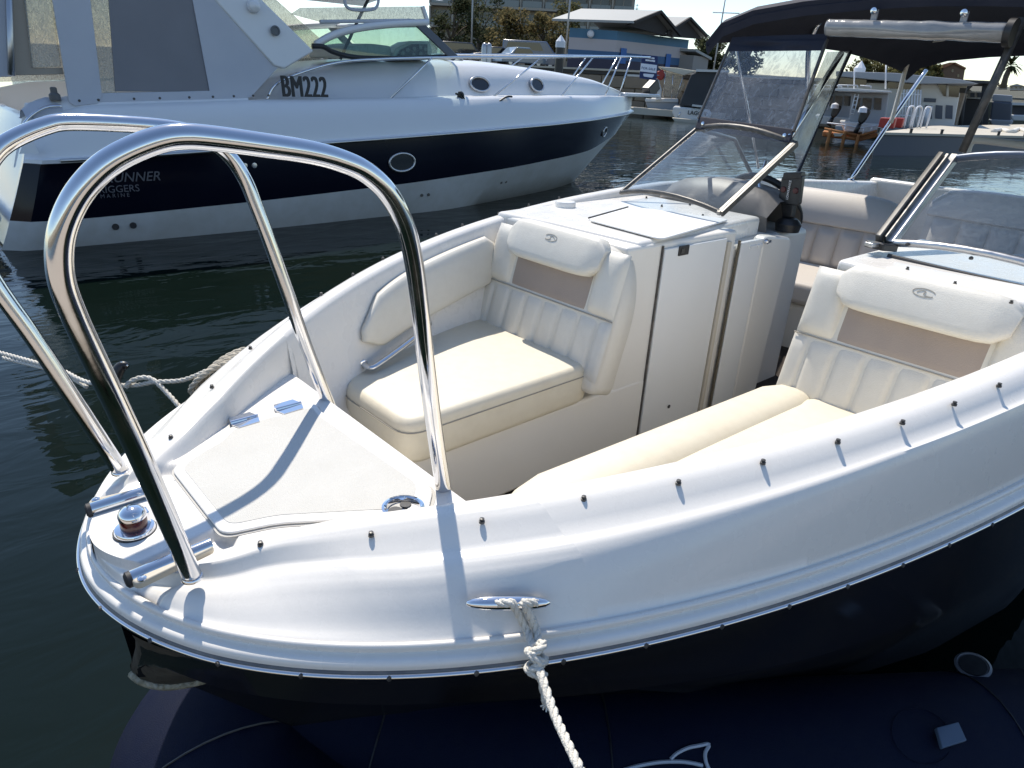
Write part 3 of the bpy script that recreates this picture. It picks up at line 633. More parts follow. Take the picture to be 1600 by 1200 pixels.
# ---------------------------------------------------------------- aft cockpit seats
def bench(name, ctr, W_, ht, yaw, pleats=6):
    # lounge backrest, upper smooth roll + pleated lower panel, seat in front; local u across, facing -X turned by yaw
    U = Vector((-math.sin(yaw), math.cos(yaw), 0)); Fv = Vector((-math.cos(yaw), -math.sin(yaw), 0)); Zv = Vector((.0, 0, 1)); c = Vector(ctr)
    def pt(u, s, o): return c+U*u+(Zv*.97-Fv*.22)*s+Fv*o
    B = None; rows = []
    for i in range(21):
        u = -W_/2+W_*i/20; e = max(0, 1-abs(2*i/20-1)**6)**.5; top = ht*(.80+.20*e); r_ = []
        for s, o in ((0, .02), (.0, -.10), (top*.8, -.10), (top, -.06), (top+.01, -.02), (top, .025), (ht*.72, .05), (ht*.58, .045), (ht*.55, .02), (0, .02)): r_.append(pt(u, min(s, top+.01), o))
        rows.append(r_)
    B = MB().loft(rows, cap0=True, cap1=True).build(name, GREYV, BOW, smooth=60)
    for i in range(pleats):
        rs = []; u0 = -W_*.47+W_*.94*i/pleats; u1 = -W_*.47+W_*.94*(i+1)/pleats
        for a in np.linspace(-1, 1, 9):
            rs.append([pt(u0+(u1-u0)*(a+1)/2, ht*.55*(b+1)/2, .022+.028*max(0, 1-abs(a)**2.5)**.5*max(0, 1-abs(b)**8)**.5) for b in np.linspace(-1, 1, 9)])
        MB().loft(rs).build('pleat', GREYV, B, smooth=180)
    for k, (o0, o1, z0, z1, nm) in enumerate(((.03, .48, -.11, .0, 'bench_seat'), (.06, .44, -.45, -.112, 'bench_base'))):
        q = [pt(-W_*.49, 0, o0), pt(W_*.49, 0, o0), pt(W_*.49, 0, o1), pt(-W_*.49, 0, o1)]
        MB().prism([(p.x, p.y, c.z+z0) for p in q], (0, 0, z1-z0)).build(nm, GREYV if k == 0 else LINER, B, bevel=.03)
    return B
bench('lounge_backrest', (3.45, .62, 1.02), .74, .37, .10)
bench('lounge_backrest', (4.45, -.2, 1.02), 1.3, .37, 0, 8)
bench('lounge_backrest', (2.95, -.62, 1.02), .52, .34, math.pi, 4)
MB().box(2.55, 2.62, -.85, -.30, .62, 1.36).build('port_dash_panel', DASH, BOW, bevel=.02)
# ---------------------------------------------------------------- bimini top with clear curtains
fr = [(.86, 2.03), (.80, 2.10), (.66, 2.145), (.45, 2.17), (.2, 2.185), (0, 2.19)]
fr = [(y, z) for y, z in fr]+[(-y, z) for y, z in fr[::-1][1:]]
rows = []
for x, dz, k in ((2.58, -.035, 1.0), (2.57, -.005, 1.0), (2.60, .012, 1.0), (2.9, .035, 1.01), (3.3, .05, 1.02), (3.8, .05, 1.03), (4.3, .025, 1.04), (4.75, -.02, 1.05), (4.78, -.06, 1.05)):
    rows.append([(x, y*k, z+dz) for y, z in fr])
under = [[(x, y*.985, z-.018) for x, y, z in r] for r in rows]
CAN = MB().loft(rows); CAN.loft(under)
for e in (0, -1): CAN.loft([[r[e] for r in rows], [r[e] for r in under]])
CAN.loft([rows[0], under[0]]); CAN.loft([rows[-1], under[-1]])
CAN = CAN.build('bimini_canopy', NAVYC, BOW, smooth=60)
def tubes(name, pts, r=.0125, m=STEEL, n=12, k=6): return MB().tube(spline(pts, k) if len(pts) > 2 else pts, r, n).build(name, m, BOW, smooth=180)
CREAMT = mat('tube_cream', (.70, .66, .58), .35, .0)
tubes('bimini_strut', [TI+Vector((0, .02, .02)), onX((1314, 84), 2.98)])
tubes('bimini_bow', [onY((1262, 166), .80), onY((1262, 120), .82), onY((1264, 75), .82), onY((1275, 42), .78), onY((1292, 24), .70)])
tubes('bimini_strut', [onY((1151, 78), .80), onY((1185, 262), .86)], .007)
tubes('bimini_bow', [onY((1392, 192), .86), onY((1404, 150), .87), onY((1415, 108), .87), onY((1427, 78), .83), onY((1445, 66), .74), onY((1475, 60), .55)], .013, CREAMT)
tubes('bimini_strut', [onY((1329, 282), .93), onY((1394, 186), .89), onY((1447, 110), .86)], .012)
tubes('bimini_strut', [onX((1503, 238), 2.55), onX((1599, 28), 2.60)], .013, DARKFR)
q = onY((1329, 282), .93); MB().lathe(q, (0, 0, 1), [(.022, -.02), (.022, .004), (.014, .012)], 14).build('strut_foot', CHROME, BOW)
tubes('stern_rail', [onX((1510, 240), 4.3), onX((1516, 224), 4.3), onX((1530, 219), 4.3), onX((1600, 227), 4.3), onX((1690, 238), 4.3)], .02, CREAMT)
# front curtain (starboard) and side curtain of clear vinyl with navy edges
def sheet_px(pxs, planes, name, m, parent=BOW, th=0):
    vs = [pl_(p) for p, pl_ in zip(pxs, planes)]
    return vs
A_, B_, C2, D2 = TI+Vector((0, .01, .04)), TO+Vector((0, 0, .04)), Vector(onX((1143, 66), 2.60)), Vector(onX((1292, 62), 2.60))
def rippled(A, B, C_, D_, amp=.012, n=16, seed=0):
    rows = []; A, B, C_, D_ = map(Vector, (A, B, C_, D_)); nr = (B-A).cross(D_-A).normalized()
    for i in range(n+1):
        t = i/n; r_ = []
        for j in range(n+1):
            s_ = j/n; p = (A*(1-t)+B*t)*(1-s_)+(D_*(1-t)+C_*t)*s_
            r_.append(p+nr*amp*noise.noise(Vector((t*2.3+seed, s_*2.9, seed)))*4*min(1, 6*t*(1-t))*min(1, 6*s_*(1-s_)))
        rows.append(r_)
    return MB().loft(rows)
rippled(A_, B_, C2+(B_-C2)*.12, D2+(A_-D2)*.12, .003).build('clear_front_curtain', CLEARV, BOW, smooth=180)
rippled(D2+(A_-D2)*.12, C2+(B_-C2)*.12, C2+Vector((0, 0, .02)), D2+Vector((0, 0, .02)), .006, 10, 3).build('curtain_header', NAVYC, BOW, smooth=180)
S1, S2, S3, S4 = TI+Vector((.03, .03, .03)), Vector(onX((1246, 272), 2.80)), Vector(onX((1329, 80), 3.12)), D2+Vector((.02, 0, -.04))
rippled(S1, S2, S3, S4, .004, 16, 5).build('clear_side_curtain', CLEARV, BOW, smooth=180)
MB().tube([S2, S2*.5+S3*.5+Vector((.0, .006, 0)), S3], .008, 8).build('curtain_edge', NAVYC, BOW); MB().tube([A_, D2], .007, 8).build('curtain_edge', DARKFR, BOW)
MB().tube([B_, C2], .006, 8).build('curtain_edge', DARKFR, BOW)
# rolled centre curtain strapped under the front bow
ra, rb = Vector(onX((1294, 43), 2.56)), Vector(onX((1574, 51), 2.56)); d_ = rb-ra
rows = []
for i in range(61):
    t = i/60; c = ra+d_*t; r0 = .029+.003*noise.noise(Vector((t*9, 0, 1)))
    rows.append([c+Vector((math.cos(a)*r0*(1+.16*noise.noise(Vector((t*2.5, a*2.2, 2)))), 0, math.sin(a)*r0)) for a in [k*2*math.pi/20 for k in range(20)]])
RCM = mat('rolled_vinyl', (.30, .30, .295), .14, bump=[(9, .35), (40, .15)], var=(7, .7, (.17, .17, .17)), coat=.8)
RC = MB().loft(rows, cv=True, cap0=True, cap1=True).build('rolled_curtain', RCM, BOW, smooth=180)
MB().tube([rb, rb+d_.normalized()*.02], .042, 18).build('roll_end', BLACK, RC)
for p in ((1366, 17), (1507, 20)):
    q = Vector(onX(p, 2.55)); SPp = MB().obox(q+Vector((.01, 0, -.03)), (.004, 0, 0), (0, .010, 0), (0, 0, .035)).build('roll_strap', mat('strap_clear', (.35, .35, .36), .3), RC); MB().lathe(q, (-1, 0, 0), [(.012, 0), (.011, .006), (0, .009)], 12).build('roll_snap', CHROME, RC)
# ================================================================ mooring lines
m_, d, nrm, L_ = CLEAT
def ropething(name, label, paths, R, m=ROPE, tails=(), group=None):
    o = None; mb = MB()
    for p in paths: rope(mb, spline(p, 8), R)
    o = mb.build(name, m, None, smooth=180); tag(o, label, 'rope', group); return o
kn = CAM+ray((838, 1032))*.955
c0 = m_+d*.012+nrm*.030; c1 = m_+d*.034+nrm*.030
over0 = CAM+ray((823, 985))*.99; over1 = CAM+ray((838, 985))*.99
p0 = [m_-d*.028-nrm*.004, m_-d*.020+nrm*.020, m_-d*.002+nrm*.034, onP((802, 945), m_+nrm*.03, FW), over0, kn+np.array([-.004, 0, .012])]
p1 = [m_+d*.045-nrm*.004, m_+d*.040+nrm*.018, m_+d*.018+nrm*.036, onP((820, 945), m_+nrm*.03, FW), over1, kn+np.array([.004, 0, .012])]
end = CAM+ray((908, 1205))*.80
p2 = [kn, kn*.85+end*.15+np.array([.0, 0, -.004]), kn*.5+end*.5+np.array([0, 0, -.012]), end]
p3 = [end, (CAM-_f0*.62+_r0*.42)*np.array([1, 1, 0])+np.array([0, 0, .585])]
tail = [kn, onP((846, 1062), kn, FW), onP((854, 1100), kn*.97+end*.03, FW)]
R_ = .0062
mb = MB()
for p in (p0, p1, p2, p3, tail): rope(mb, spline(p, 8), R_)
MR = mb.build('mooring_rope', ROPE, None, smooth=180); tag(MR, 'white twisted rope knotted round the near bow cleat and running down out of view', 'rope')
# the knot: three interlocked turns
mb = MB(); ku = RT; kv = UP; kw = -FW
for k, (tilt, off, rr_) in enumerate(((.5, -.017, .0115), (-.55, -.006, .0135), (.45, .005, .0135), (-.4, .016, .0115))):
    loop = []
    for t in np.linspace(0, 2*math.pi, 14)[:-1]: loop.append(kn+(ku*math.cos(tilt)+kv*math.sin(tilt))*math.cos(t)*rr_+kw*math.sin(t)*rr_*.9-kv*off)
    rope(mb, spline(loop, 4, True)+[Vector(loop[0])], R_*.95)
KNO = mb.build('knot', ROPE, MR, smooth=180)
mb = MB()
for k in range(14):
    a = tail[-1]; dd = np.array([random.uniform(-1, 1), random.uniform(-1, 1), random.uniform(-1, .2)])*.007; mb.tube([a, a+dd], .0011, 4)
mb.build('frayed_end', ROPE, MR)
# starboard bow line with a coil hung on the far gunwale
cc = np.array(onP((342, 580), (.36, .66, 1.13), FW))
mb = MB()
for k in range(4):
    o = (k-1.5)*.012; lp = []
    for t in np.linspace(0, 2*math.pi, 17)[:-1]: lp.append(cc+RT*(math.cos(t)*.052+math.sin(t)*.020+o*.6)+UP*(math.sin(t)*.030+math.cos(t)*.028+o)+FW*(o*1.2+.01*math.sin(2*t)))
    rope(mb, spline(lp, 4, True)+[Vector(lp[0])], .0080)
CO = mb.build('rope_coil', ROPEO, None, smooth=180); tag(CO, 'loose coil of weathered rope hanging over the far bow gunwale', 'rope')
fl = lambda px, dep: CAM+ray(px)*dep
ropething('bow_line', 'thin pale rope stretched left across the water from the far bow', [[cc-RT*.03+UP*.002, fl((285, 594), 1.86), fl((240, 597), 1.86), fl((208, 602), 1.87), fl((140, 598), 1.9), fl((95, 578), 1.95), fl((40, 562), 2.0), fl((-60, 535), 2.08)], [fl((-60, 535), 2.08), (CAM-_f0*.65-_r0*2.8)*np.array([1, 1, 0])+np.array([0, 0, .585])]], .0062)
ropething('rope_tail', 'short bight of twisted rope drooping from the thin bow line to the far gunwale', [[fl((196, 606), 1.86), fl((204, 596), 1.86), fl((222, 590), 1.86), fl((240, 594), 1.86), fl((262, 615), 1.85), fl((284, 640), 1.83), fl((300, 662), 1.84)]], .0066)
ropething('rope_tail', 'short frayed rope end lying along the left part of the thin bow line', [[fl((5, 559), 2.02), fl((40, 568), 2.0), fl((75, 577), 1.97), fl((110, 590), 1.94), fl((136, 605), 1.92)]], .0058)
hk = spline([fl((183, 601), 1.85), fl((181, 590), 1.85), fl((186, 577), 1.85), fl((193, 571), 1.85), fl((199, 573), 1.85)], 5)
HK = MB().tube(hk, [.006+.009*math.sin(math.pi*(.15+.8*i/(len(hk)-1)))for i in range(len(hk))], 12).build('rope_hook', BLACK, None, smooth=180); tag(HK, 'small curved black hook clipped on the thin bow line', 'hook')
for p in ((190, 566), (199, 571)): MB().lathe(fl(p, 1.838), -FW, [(.0022, 0), (.002, .002), (0, .003)], 8).build('pin', CHROME, HK)
# ================================================================ navy inflatable under the port bow
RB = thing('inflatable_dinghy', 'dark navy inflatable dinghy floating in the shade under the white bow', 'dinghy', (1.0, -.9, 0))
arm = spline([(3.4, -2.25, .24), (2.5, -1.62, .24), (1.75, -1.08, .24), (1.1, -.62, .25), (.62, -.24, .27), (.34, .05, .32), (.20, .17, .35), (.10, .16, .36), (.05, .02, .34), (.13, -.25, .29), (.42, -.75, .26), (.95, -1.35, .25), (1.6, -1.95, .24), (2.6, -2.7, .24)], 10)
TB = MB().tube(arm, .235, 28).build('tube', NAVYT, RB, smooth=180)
dk = [p for p in arm]; MB().prism([(p.x, p.y, .12) for p in arm[::6]], (0, 0, .04)).build('floor', mat('dinghy_floor', (.05, .055, .06), .8), RB)
def ontube(px):
    d = ray(px); best = None
    for t in np.linspace(.6, 3.2, 2600):
        q = CAM+d*t
        dist = min((q[0]-p.x)**2+(q[1]-p.y)**2+(q[2]-p.z)**2 for p in arm[10:60])
        if dist < .2375**2: return Vector(q)
    return Vector(onZ(px, .45))
WHT = mat('print_grey_white', (.55, .57, .62), .6)
fin = [(975, 1203), (1000, 1196), (1030, 1191), (1060, 1190), (1080, 1192), (1098, 1196)]
MB().tube(spline([ontube(p) for p in fin], 3), .0042, 6).build('fin_logo', WHT, RB)
MB().tube(spline([ontube(p) for p in ((1048, 1186), (1058, 1177), (1074, 1169), (1092, 1165), (1108, 1163), (1102, 1176), (1103, 1190), (1109, 1204))], 4), .0042, 6).build('fin_logo', WHT, RB)
vr = ontube((1520, 1041)); nv = Vector((-.25, .1, .95)).normalized(); MB().lathe(vr, nv, [(.040, -.01), (.044, .004), (.038, .008), (.036, .003), (0, .003)], 26).build('air_valve', mat('valve_grey', (.16, .16, .17), .4), RB)
MB().lathe(vr, nv, [(.033, .003), (.033, .006), (0, .006)], 20).build('valve_cap', BLACK, RB)
pt = [ontube(p) for p in ((1455, 1143), (1489, 1134), (1502, 1163), (1464, 1175))]; pc = sum(pt, Vector())/4
MB().prism([p+Vector((0, -.003, .010)) for p in pt], (0, -.004, .010)).build('handle_patch', mat('patch_blue_grey', (.10, .14, .20), .6), RB, bevel=.002)
ell = [ontube((1440+46*math.cos(t)+10*math.sin(t), 1150+44*math.sin(t))) for t in np.linspace(0, 2*math.pi, 26)[:-1]]
MB().tube(ell, .0010, 5, closed=True).build('patch_edge', NAVYT, RB)
for k in (8, 22, 36, 47, 66, 78): 
    t = (arm[k+1]-arm[k-1]).normalized(); n0 = t.orthogonal().normalized(); b0 = t.cross(n0)
    MB().tube([arm[k]+(n0*math.cos(a)+b0*math.sin(a))*.2355 for a in np.linspace(0, 2*math.pi, 40)[:-1]], .0022, 5, closed=True).build('seam_tape', BLACK, RB)

# the photographer's jetty, just behind the camera
jo = Vector((CAM[0], CAM[1], .42))-Vector(_f0)*.55; ju = Vector(_r0); jf = Vector(_f0)
JET = MB().prism([jo-ju*14, jo+ju*14, jo+ju*14-jf*2.6, jo-ju*14-jf*2.6], (0, 0, .16)).build('jetty', mat('jetty_concrete', (.42, .36, .29), .85, bump=(20, .3), var=(3, .4, (.34, .29, .23))), None); tag(JET, kind='structure')

bo = Vector((CAM[0], CAM[1], 0))-jf*26
BQ = MB().prism([bo-ju*70+Vector((0, 0, -.5)), bo+ju*70+Vector((0, 0, -.5)), bo+ju*70-jf*40+Vector((0, 0, -.5)), bo-ju*70-jf*40+Vector((0, 0, -.5))], (0, 0, 3.3)).build('unseen_quay_reflector', mat('quay_reflector_stone', (.40, .34, .26), .9, bump=(2, .5), var=(1, .5, (.30, .25, .19))), None, smooth=0); tag(BQ, kind='structure')  # unseen block added behind the camera to put warm reflections in the rails
# ================================================================ white and navy sports cruiser in the next berth
CY = 8.9
CR = thing('sports_cruiser', 'large white sports cruiser with a navy hull band and canvas cockpit cover', 'motor yacht', (5, CY, 0))
CWHITE = mat('cruiser_gelcoat', (.76, .765, .77), .25, bump=(3, .02), var=(1.3, .25, (.68, .68, .68)), coat=.3)
CLOW = mat('cruiser_bottom_white', (.62, .62, .60), .35, var=[(2.2, .4, (.48, .47, .42)), (9, .2, (.4, .38, .3))])
CNAVY = mat('cruiser_navy', (.004, .005, .013), .12, var=(3, .3, (.008, .009, .018)), spec=.25)
CANV = mat('cruiser_canvas', (.54, .56, .61), .75, bump=[(300, .2), (2.2, .9)], var=(3, .3, (.43, .46, .53)))
MESHW = mat('cruiser_mesh_window', (.20, .20, .22), .5, bump=(400, .2), var=(3, .3, (.25, .25, .27)))
TEAK = mat('cruiser_tan_vinyl', (.38, .33, .27), .6, var=(4, .3, (.30, .26, .22)))
CGLASS = glass('cruiser_glass', (.72, .83, .80), 1, (.40, .50, .47), .08, .05, .02)
CCLEAR = glass('cruiser_clear_vinyl', (.84, .83, .80), 1, (.62, .60, .54), .45, .06, .12)
I = lambda x, xs, ys: float(np.interp(x, xs, ys))
f_wl = sm([.2, 3, 6, 7.7, 9.17, 10.24], [1.62, 1.65, 1.50, 1.02, .55, 0.0], .25)
f_sb = sm([.2, 3, 5.3, 7.2, 9, 9.9, 11.33], [1.73, 1.75, 1.74, 1.54, 1.02, .67, 0], .25)
f_st = sm([.2, 3, 5, 6.2, 8, 9.4, 11.2, 11.72], [1.80, 1.81, 1.80, 1.74, 1.45, 1.08, .33, 0], .22)
f_dk = sm([.2, 1.4, 5.4, 7, 8.8, 10.4, 11.3, 11.62], [1.58, 1.62, 1.60, 1.46, 1.12, .58, .22, 0], .15)
z_sb = sm([.2, 1.4, 3.2, 5.3, 7.2, 9.9, 11.4], [.30, .30, .36, .46, .56, .67, .90], .25)
z_st = sm([.2, 1.4, 4.07, 6.2, 9.4, 11.2, 11.7], [.84, .86, .98, 1.08, 1.20, 1.26, 1.30], .25)
z_dk = sm([.2, 1.4, 3.5, 5.4, 7, 8.8, 10.4, 11.6], [1.25, 1.36, 1.46, 1.52, 1.57, 1.60, 1.61, 1.59], .25)
z_rf = sm([.2, 3.2, 4.4, 5.2, 6, 7.1, 7.9, 8.8, 10, 11, 11.6], [1.5, 1.6, 1.85, 1.95, 2.0, 2.06, 2.03, 1.99, 1.90, 1.73, 1.60], .2)
mx = lambda v: max(0.0, v)
def crow(x, keys):
    # half section, outer skin, each entry (half breadth, z)
    out = []
    for k in keys:
        if k == 'keel': out.append((0, -.45+.45*max(0, (x-7)/3.3)**2))
        elif k == 'wl': out.append((mx(f_wl(x)), 0.0 if x < 10.2 else (x-10.2)*.62))
        elif k == 'sb': out.append((mx(f_sb(x)), z_sb(x)))
        elif k == 'sm': out.append((mx(.5*f_sb(x)+.5*f_st(x))+.03, .5*z_sb(x)+.5*z_st(x)))
        elif k == 'st': out.append((mx(f_st(x)), z_st(x)))
    return out
def skin(name, fn, m, xs, smooth=40, both=True):
    rows = []
    for x in xs:
        r_ = fn(x); rows.append([(x, CY-a, z) for a, z in r_]+([(x, CY+a, z) for a, z in r_[::-1][(1 if r_[-1][0] < .02 else 0):]] if both == 1 else []))
    return MB().loft(rows).build(name, m, CR, smooth=smooth)
XS = list(np.linspace(.25, 9, 40))+list(np.linspace(9.15, 11.7, 26))
for s_ in (-1, 1):
    def half(fn, xs):
        sh = lambda x, z: x+(.30+.38*max(-.1, min(z, 1.3)))*max(0, 1-(x-.25)/1.3)
        return [[(sh(x, z), CY+s_*a*(1-.10*max(0, 1-(x-.25)/.35)**2), z) for a, z in fn(x)] for x in xs]
    stem = lambda x, z: (x, CY, z)
    zs_ = lambda x: float(np.interp(x, [10.2, 11.33, 11.75], [0, .92, 1.32]))
    wl_ = lambda x: mx(f_wl(x)) if x < 10.2 else 0.0
    sb_ = lambda x: mx(f_sb(x)) if x < 11.33 else 0.0
    lower = lambda x: [(0, -.4+mx(x-7)*.125 if x < 10.2 else zs_(x)), (wl_(x), zs_(x)), (max(wl_(x)*.4+sb_(x)*.6, 0)+.02*min(1, mx(11.3-x)), max(zs_(x), zs_(x)*.45+z_sb(x)*.55)), (sb_(x), max(zs_(x), z_sb(x)))]
    MB().loft(half(lower, [x for x in XS if x < 11.35])).build('lower_hull', CLOW, CR, smooth=40)
    band = lambda x: [(sb_(x), max(zs_(x), z_sb(min(x, 11.33)))), (mx(sb_(x)*.5+f_st(x)*.5)+.025*min(1, mx(11.4-x)), max(zs_(x), z_sb(min(x, 11.33)))*.5+z_st(x)*.5), (mx(f_st(x)), z_st(x))]
    MB().loft(half(band, XS)).build('hull_band', CNAVY, CR, smooth=40)
    def upper(x):
        a, z = mx(f_st(x)), z_st(x); d, zd = mx(f_dk(x)), z_dk(x)
        return [(a, z), (a+.05, z+.01), (a+.055, z+.045), (a+.005, z+.06), (a*.96+d*.04, z*.75+zd*.25), (a*.75+d*.25, z*.35+zd*.65), (a*.35+d*.65, z*.08+zd*.92), (d+.02, zd-.004), (d-.04 if d > .06 else d*.5, zd+.008)]
    MB().loft(half(upper, XS)).build('topside', CWHITE, CR, smooth=40)
    MB().tube([(x, CY+s_*(mx(f_st(x))+.055), z_st(x)+.028) for x in XS if x > .95], .018, 8).build('rub_strip', ALU, CR, smooth=180)
    XC = [x for x in XS if x > 3.0]
    def cabin(x):
        d, zd = mx(f_dk(x)), z_dk(x); r = z_rf(x); k = min(1, mx(11.6-x)/2.5)
        return [(d-.05 if d > .1 else d*.5, zd), (mx(d-.05-.18*k), zd+.01), (mx(d*.80-.05), zd+(r-zd)*.45), (mx(d*.68), zd+(r-zd)*.80), (mx(d*.55), zd+(r-zd)*.94), (mx(d*.3), r-.004), (0, r)]
    if s_ < 0: HALF = half
    MB().loft(half(cabin, XC)).build('cabin_trunk', CWHITE, CR, smooth=50)
    cp = lambda x: [(f_dk(x)-.05, z_dk(x)), (f_dk(x)-.12, z_dk(x)+.10), (f_dk(x)-.22, z_dk(x)+.11), (f_dk(x)-.26, z_dk(x)-.5)]
    MB().loft(half(cp, [x for x in XS if x < 3.3])).build('cockpit_coaming', CWHITE, CR, smooth=50)
    # side decking bright strip and rails
    rp = [(3.40, 1.50), (3.52, 1.62), (3.84, 1.76), (4.36, 1.90), (5.0, 1.97), (6.0, 2.04), (7.26, 2.11), (8.87, 2.20), (10.4, 2.28), (11.6, 2.33)]
    path = [(x, CY+s_*(mx(f_dk(x))-.10+ (.10 if x > 6 else 0)), z) for x, z in rp]; path[-1] = (11.75, CY+s_*.30, 2.33); path[0] = (3.40, path[0][1], z_dk(3.4))
    if s_ < 0: path.append((12.0, CY, 2.33))
    else: path.append((12.0, CY, 2.33))
    MB().tube(spline(path, 6), .017, 10).build('bow_rail', STEEL, CR, smooth=180)
    for xb, xt in ((5.05, 5.75), (6.9, 7.95), (8.6, 9.55), (10.25, 10.75), (10.95, 11.35)):
        MB().tube([(xb, CY+s_*(f_dk(xb)-.06), z_dk(xb)), (xt, CY+s_*(f_dk(xt)-(.0 if xt > 6 else .1)), I(xt, [p[0] for p in rp], [p[1] for p in rp]))], .013, 8).build('stanchion', STEEL, CR, smooth=180)
    # portlights
    PF = mat('portlight_rim', (.55, .55, .56), .25, .7) if s_ < 0 else PF
    def oval(cx, yz, rx, rz, rowf, nm='portlight'):
        c = Vector((cx, CY+s_*yz[0], yz[1])); e = .05; t = Vector((e*2, s_*(rowf(cx+e)-rowf(cx-e)), 0)).normalized(); up_ = Vector((0, -s_*yz[2], 1)).normalized(); n = t.cross(up_); n = n if n.y*s_ > 0 else -n
        ring = [c+t*math.cos(a)*rx+up_*math.sin(a)*rz+n*.012 for a in np.linspace(0, 2*math.pi, 33)[:-1]]
        o = MB().tube(ring, .016, 8, closed=True).build(nm, PF, CR, smooth=180)
        MB().prism([c+t*math.cos(a)*rx+up_*math.sin(a)*rz-n*.004 for a in np.linspace(0, 2*math.pi, 33)[:-1]], n*.010).build('pane', mat_dark, o)
        return c, t, up_, n
    mat_dark = mat('portlight_glass', (.012, .013, .015), .06, coat=.5) if s_ < 0 else mat_dark
    g = lambda x: mx(.5*f_sb(x)+.5*f_st(x))+.025
    oval(5.05, (g(5.05), .74, -.05), .20, .115, g); oval(10.25, (g(10.25), .99, -.25), .10, .085, g)
    cb = lambda x: mx(f_dk(x)*.80-.05)+.06
    for x, rx in ((6.80, .19), (8.12, .155)): oval(x, (cb(x)-.0, z_dk(x)+.155, .45), rx, .105, cb)
    for x, z in ((2.95, .72), (3.06, .72)): MB().lathe((x, CY+s_*(g(x)+.0), z+.05), (0, s_, 0), [(.03, 0), (.03, .012), (.018, .014)], 14).build('hull_outlet', PF, CR)
    gl_ = lambda x: mx(f_wl(x)*.4+f_sb(x)*.6)+.025
    for x, z in ((1.55, .19), (1.72, .19), (5.45, .27), (5.57, .27), (7.1, .33), (7.22, .33)): MB().lathe((x, CY+s_*(gl_(x)-.0), z), (0, s_, .1), [(.035 if x < 2 else .022, 0), (.033 if x < 2 else .02, .012), (0, .012)], 14).build('drain', BLACK, CR)
# transom, swim step, deck filler
MB().prism([(.57, CY-1.45, .0), (.57, CY+1.45, .0), (.88, CY+1.60, .84), (1.03, CY+1.42, 1.25), (1.03, CY-1.42, 1.25), (.88, CY-1.60, .84)], (.08, 0, 0)).build('transom', CWHITE, CR, bevel=.04)
MB().box(-.25, .62, CY-1.4, CY+1.4, .24, .36).build('swim_platform', CWHITE, CR, bevel=.05)
MB().box(.95, 3.4, CY-1.4, CY+1.4, .80, .86).build('cockpit_floor', CWHITE, CR)
MB().box(3.3, 4.3, CY-1.3, CY+1.3, .8, 1.55).build('helm_bulkhead', CWHITE, CR, bevel=.1)
# bow sprit and anchor
sp = rounded([(11.2, CY-.28, 1.60), (12.45, CY-.16, 1.60), (12.45, CY+.16, 1.60), (11.2, CY+.28, 1.60)], .1); MB().prism(sp, (0, 0, .07)).build('bow_pulpit', CWHITE, CR, bevel=.02)
MB().obox((12.25, CY-.02, 1.77), (.16, .02, .10), (0, .10, 0), (-.06, 0, .10)).build('anchor_winch', BLACK, CR, bevel=.02)
# registration, name and dealer lettering
TXB = mat('decal_black', (.008, .008, .01), .4); TXS = mat('decal_silver', (.16, .16, .18), .4, .3)
for k in range(3): text('registration', 'BM222', TXB, CR, (3.53+.009*k, CY-f_dk(3.8)-.015-.002*k, 1.50), (1, 0, .01), (0, .12, 1), .33, .004, space=1.05, sx=.60)
yb = CY-(mx(.5*f_sb(1.6)+.5*f_st(1.6))+.045)
text('boat_name', 'SUNRUNNER', TXS, CR, (1.235, yb, .655), (1, 0, 0), (0, -.04, 1), .135, .003, .25)
text('dealer_name', 'RIGGERS', TXS, CR, (1.43, yb+.002, .555), (1, 0, 0), (0, -.04, 1), .10, .003)
text('dealer_name', 'M A R I N E', TXS, CR, (1.44, yb+.004, .505), (1, 0, 0), (0, -.04, 1), .055, .003)
# windscreen: side glass, raked front glass, frame
def cpl(px, y): return Vector(onY(px, y))
yS = CY-1.28
for s_ in (-1, 1):
    mir = (lambda v: v) if s_ < 0 else (lambda v: Vector((v.x, 2*CY-v.y, v.z)))
    lowr = [cpl(p, yS) for p in ((488, 72), (505, 73), (520, 81), (545, 88), (580, 91), (640, 91), (697, 88))]; topr = [cpl(p, yS+.06) for p in ((500, 62), (540, 48), (590, 40), (650, 38))]
    MB().prism([mir(v) for v in lowr+topr[::-1]], (0, .012*-s_, 0)).build('side_window', CGLASS, CR, smooth=0)
    MB().tube([mir(v) for v in spline(lowr, 4)], .03, 8).build('window_frame', BLACK, CR, smooth=180)
    MB().tube([mir(v) for v in spline([cpl(p, yS+.05) for p in ((493, 70), (520, 55), (560, 44), (610, 38), (668, 35))], 5)], .045, 8).build('window_header', CWHITE, CR, smooth=180)
    MB().obox(mir((cpl((655, 38), yS+.05)+cpl((712, 92), yS-.05))/2), mir(cpl((712, 92), yS-.05))/2-mir(cpl((655, 38), yS+.05))/2, (.05, 0, .03), (0, .02, 0)).build('windscreen_pillar', mat('pillar_grey', (.10, .11, .13), .4), CR, bevel=.01)
a, b = cpl((664, 38), yS+.05), cpl((722, 93), yS+.0); am, bm_ = Vector((a.x, 2*CY-a.y, a.z)), Vector((b.x, 2*CY-b.y, b.z))
ct, cb_ = Vector((a.x+.35, CY, a.z+.03)), Vector((b.x+.55, CY, b.z+.02))
rows = [[b*(1-t)**2+cb_*2*t*(1-t)+bm_*t*t+(cb_-(b+bm_)/2)*t*(1-t)*2*.0, a*(1-t)**2+ct*2*t*(1-t)+am*t*t] for t in np.linspace(0, 1, 17)]
MB().loft(rows).build('windscreen', CGLASS, CR, smooth=180)
MB().tube([r[1] for r in rows], .035, 8).build('windscreen_header', CWHITE, CR, smooth=180); MB().tube([r[0] for r in rows], .02, 8).build('windscreen_sill', ALU, CR, smooth=180)
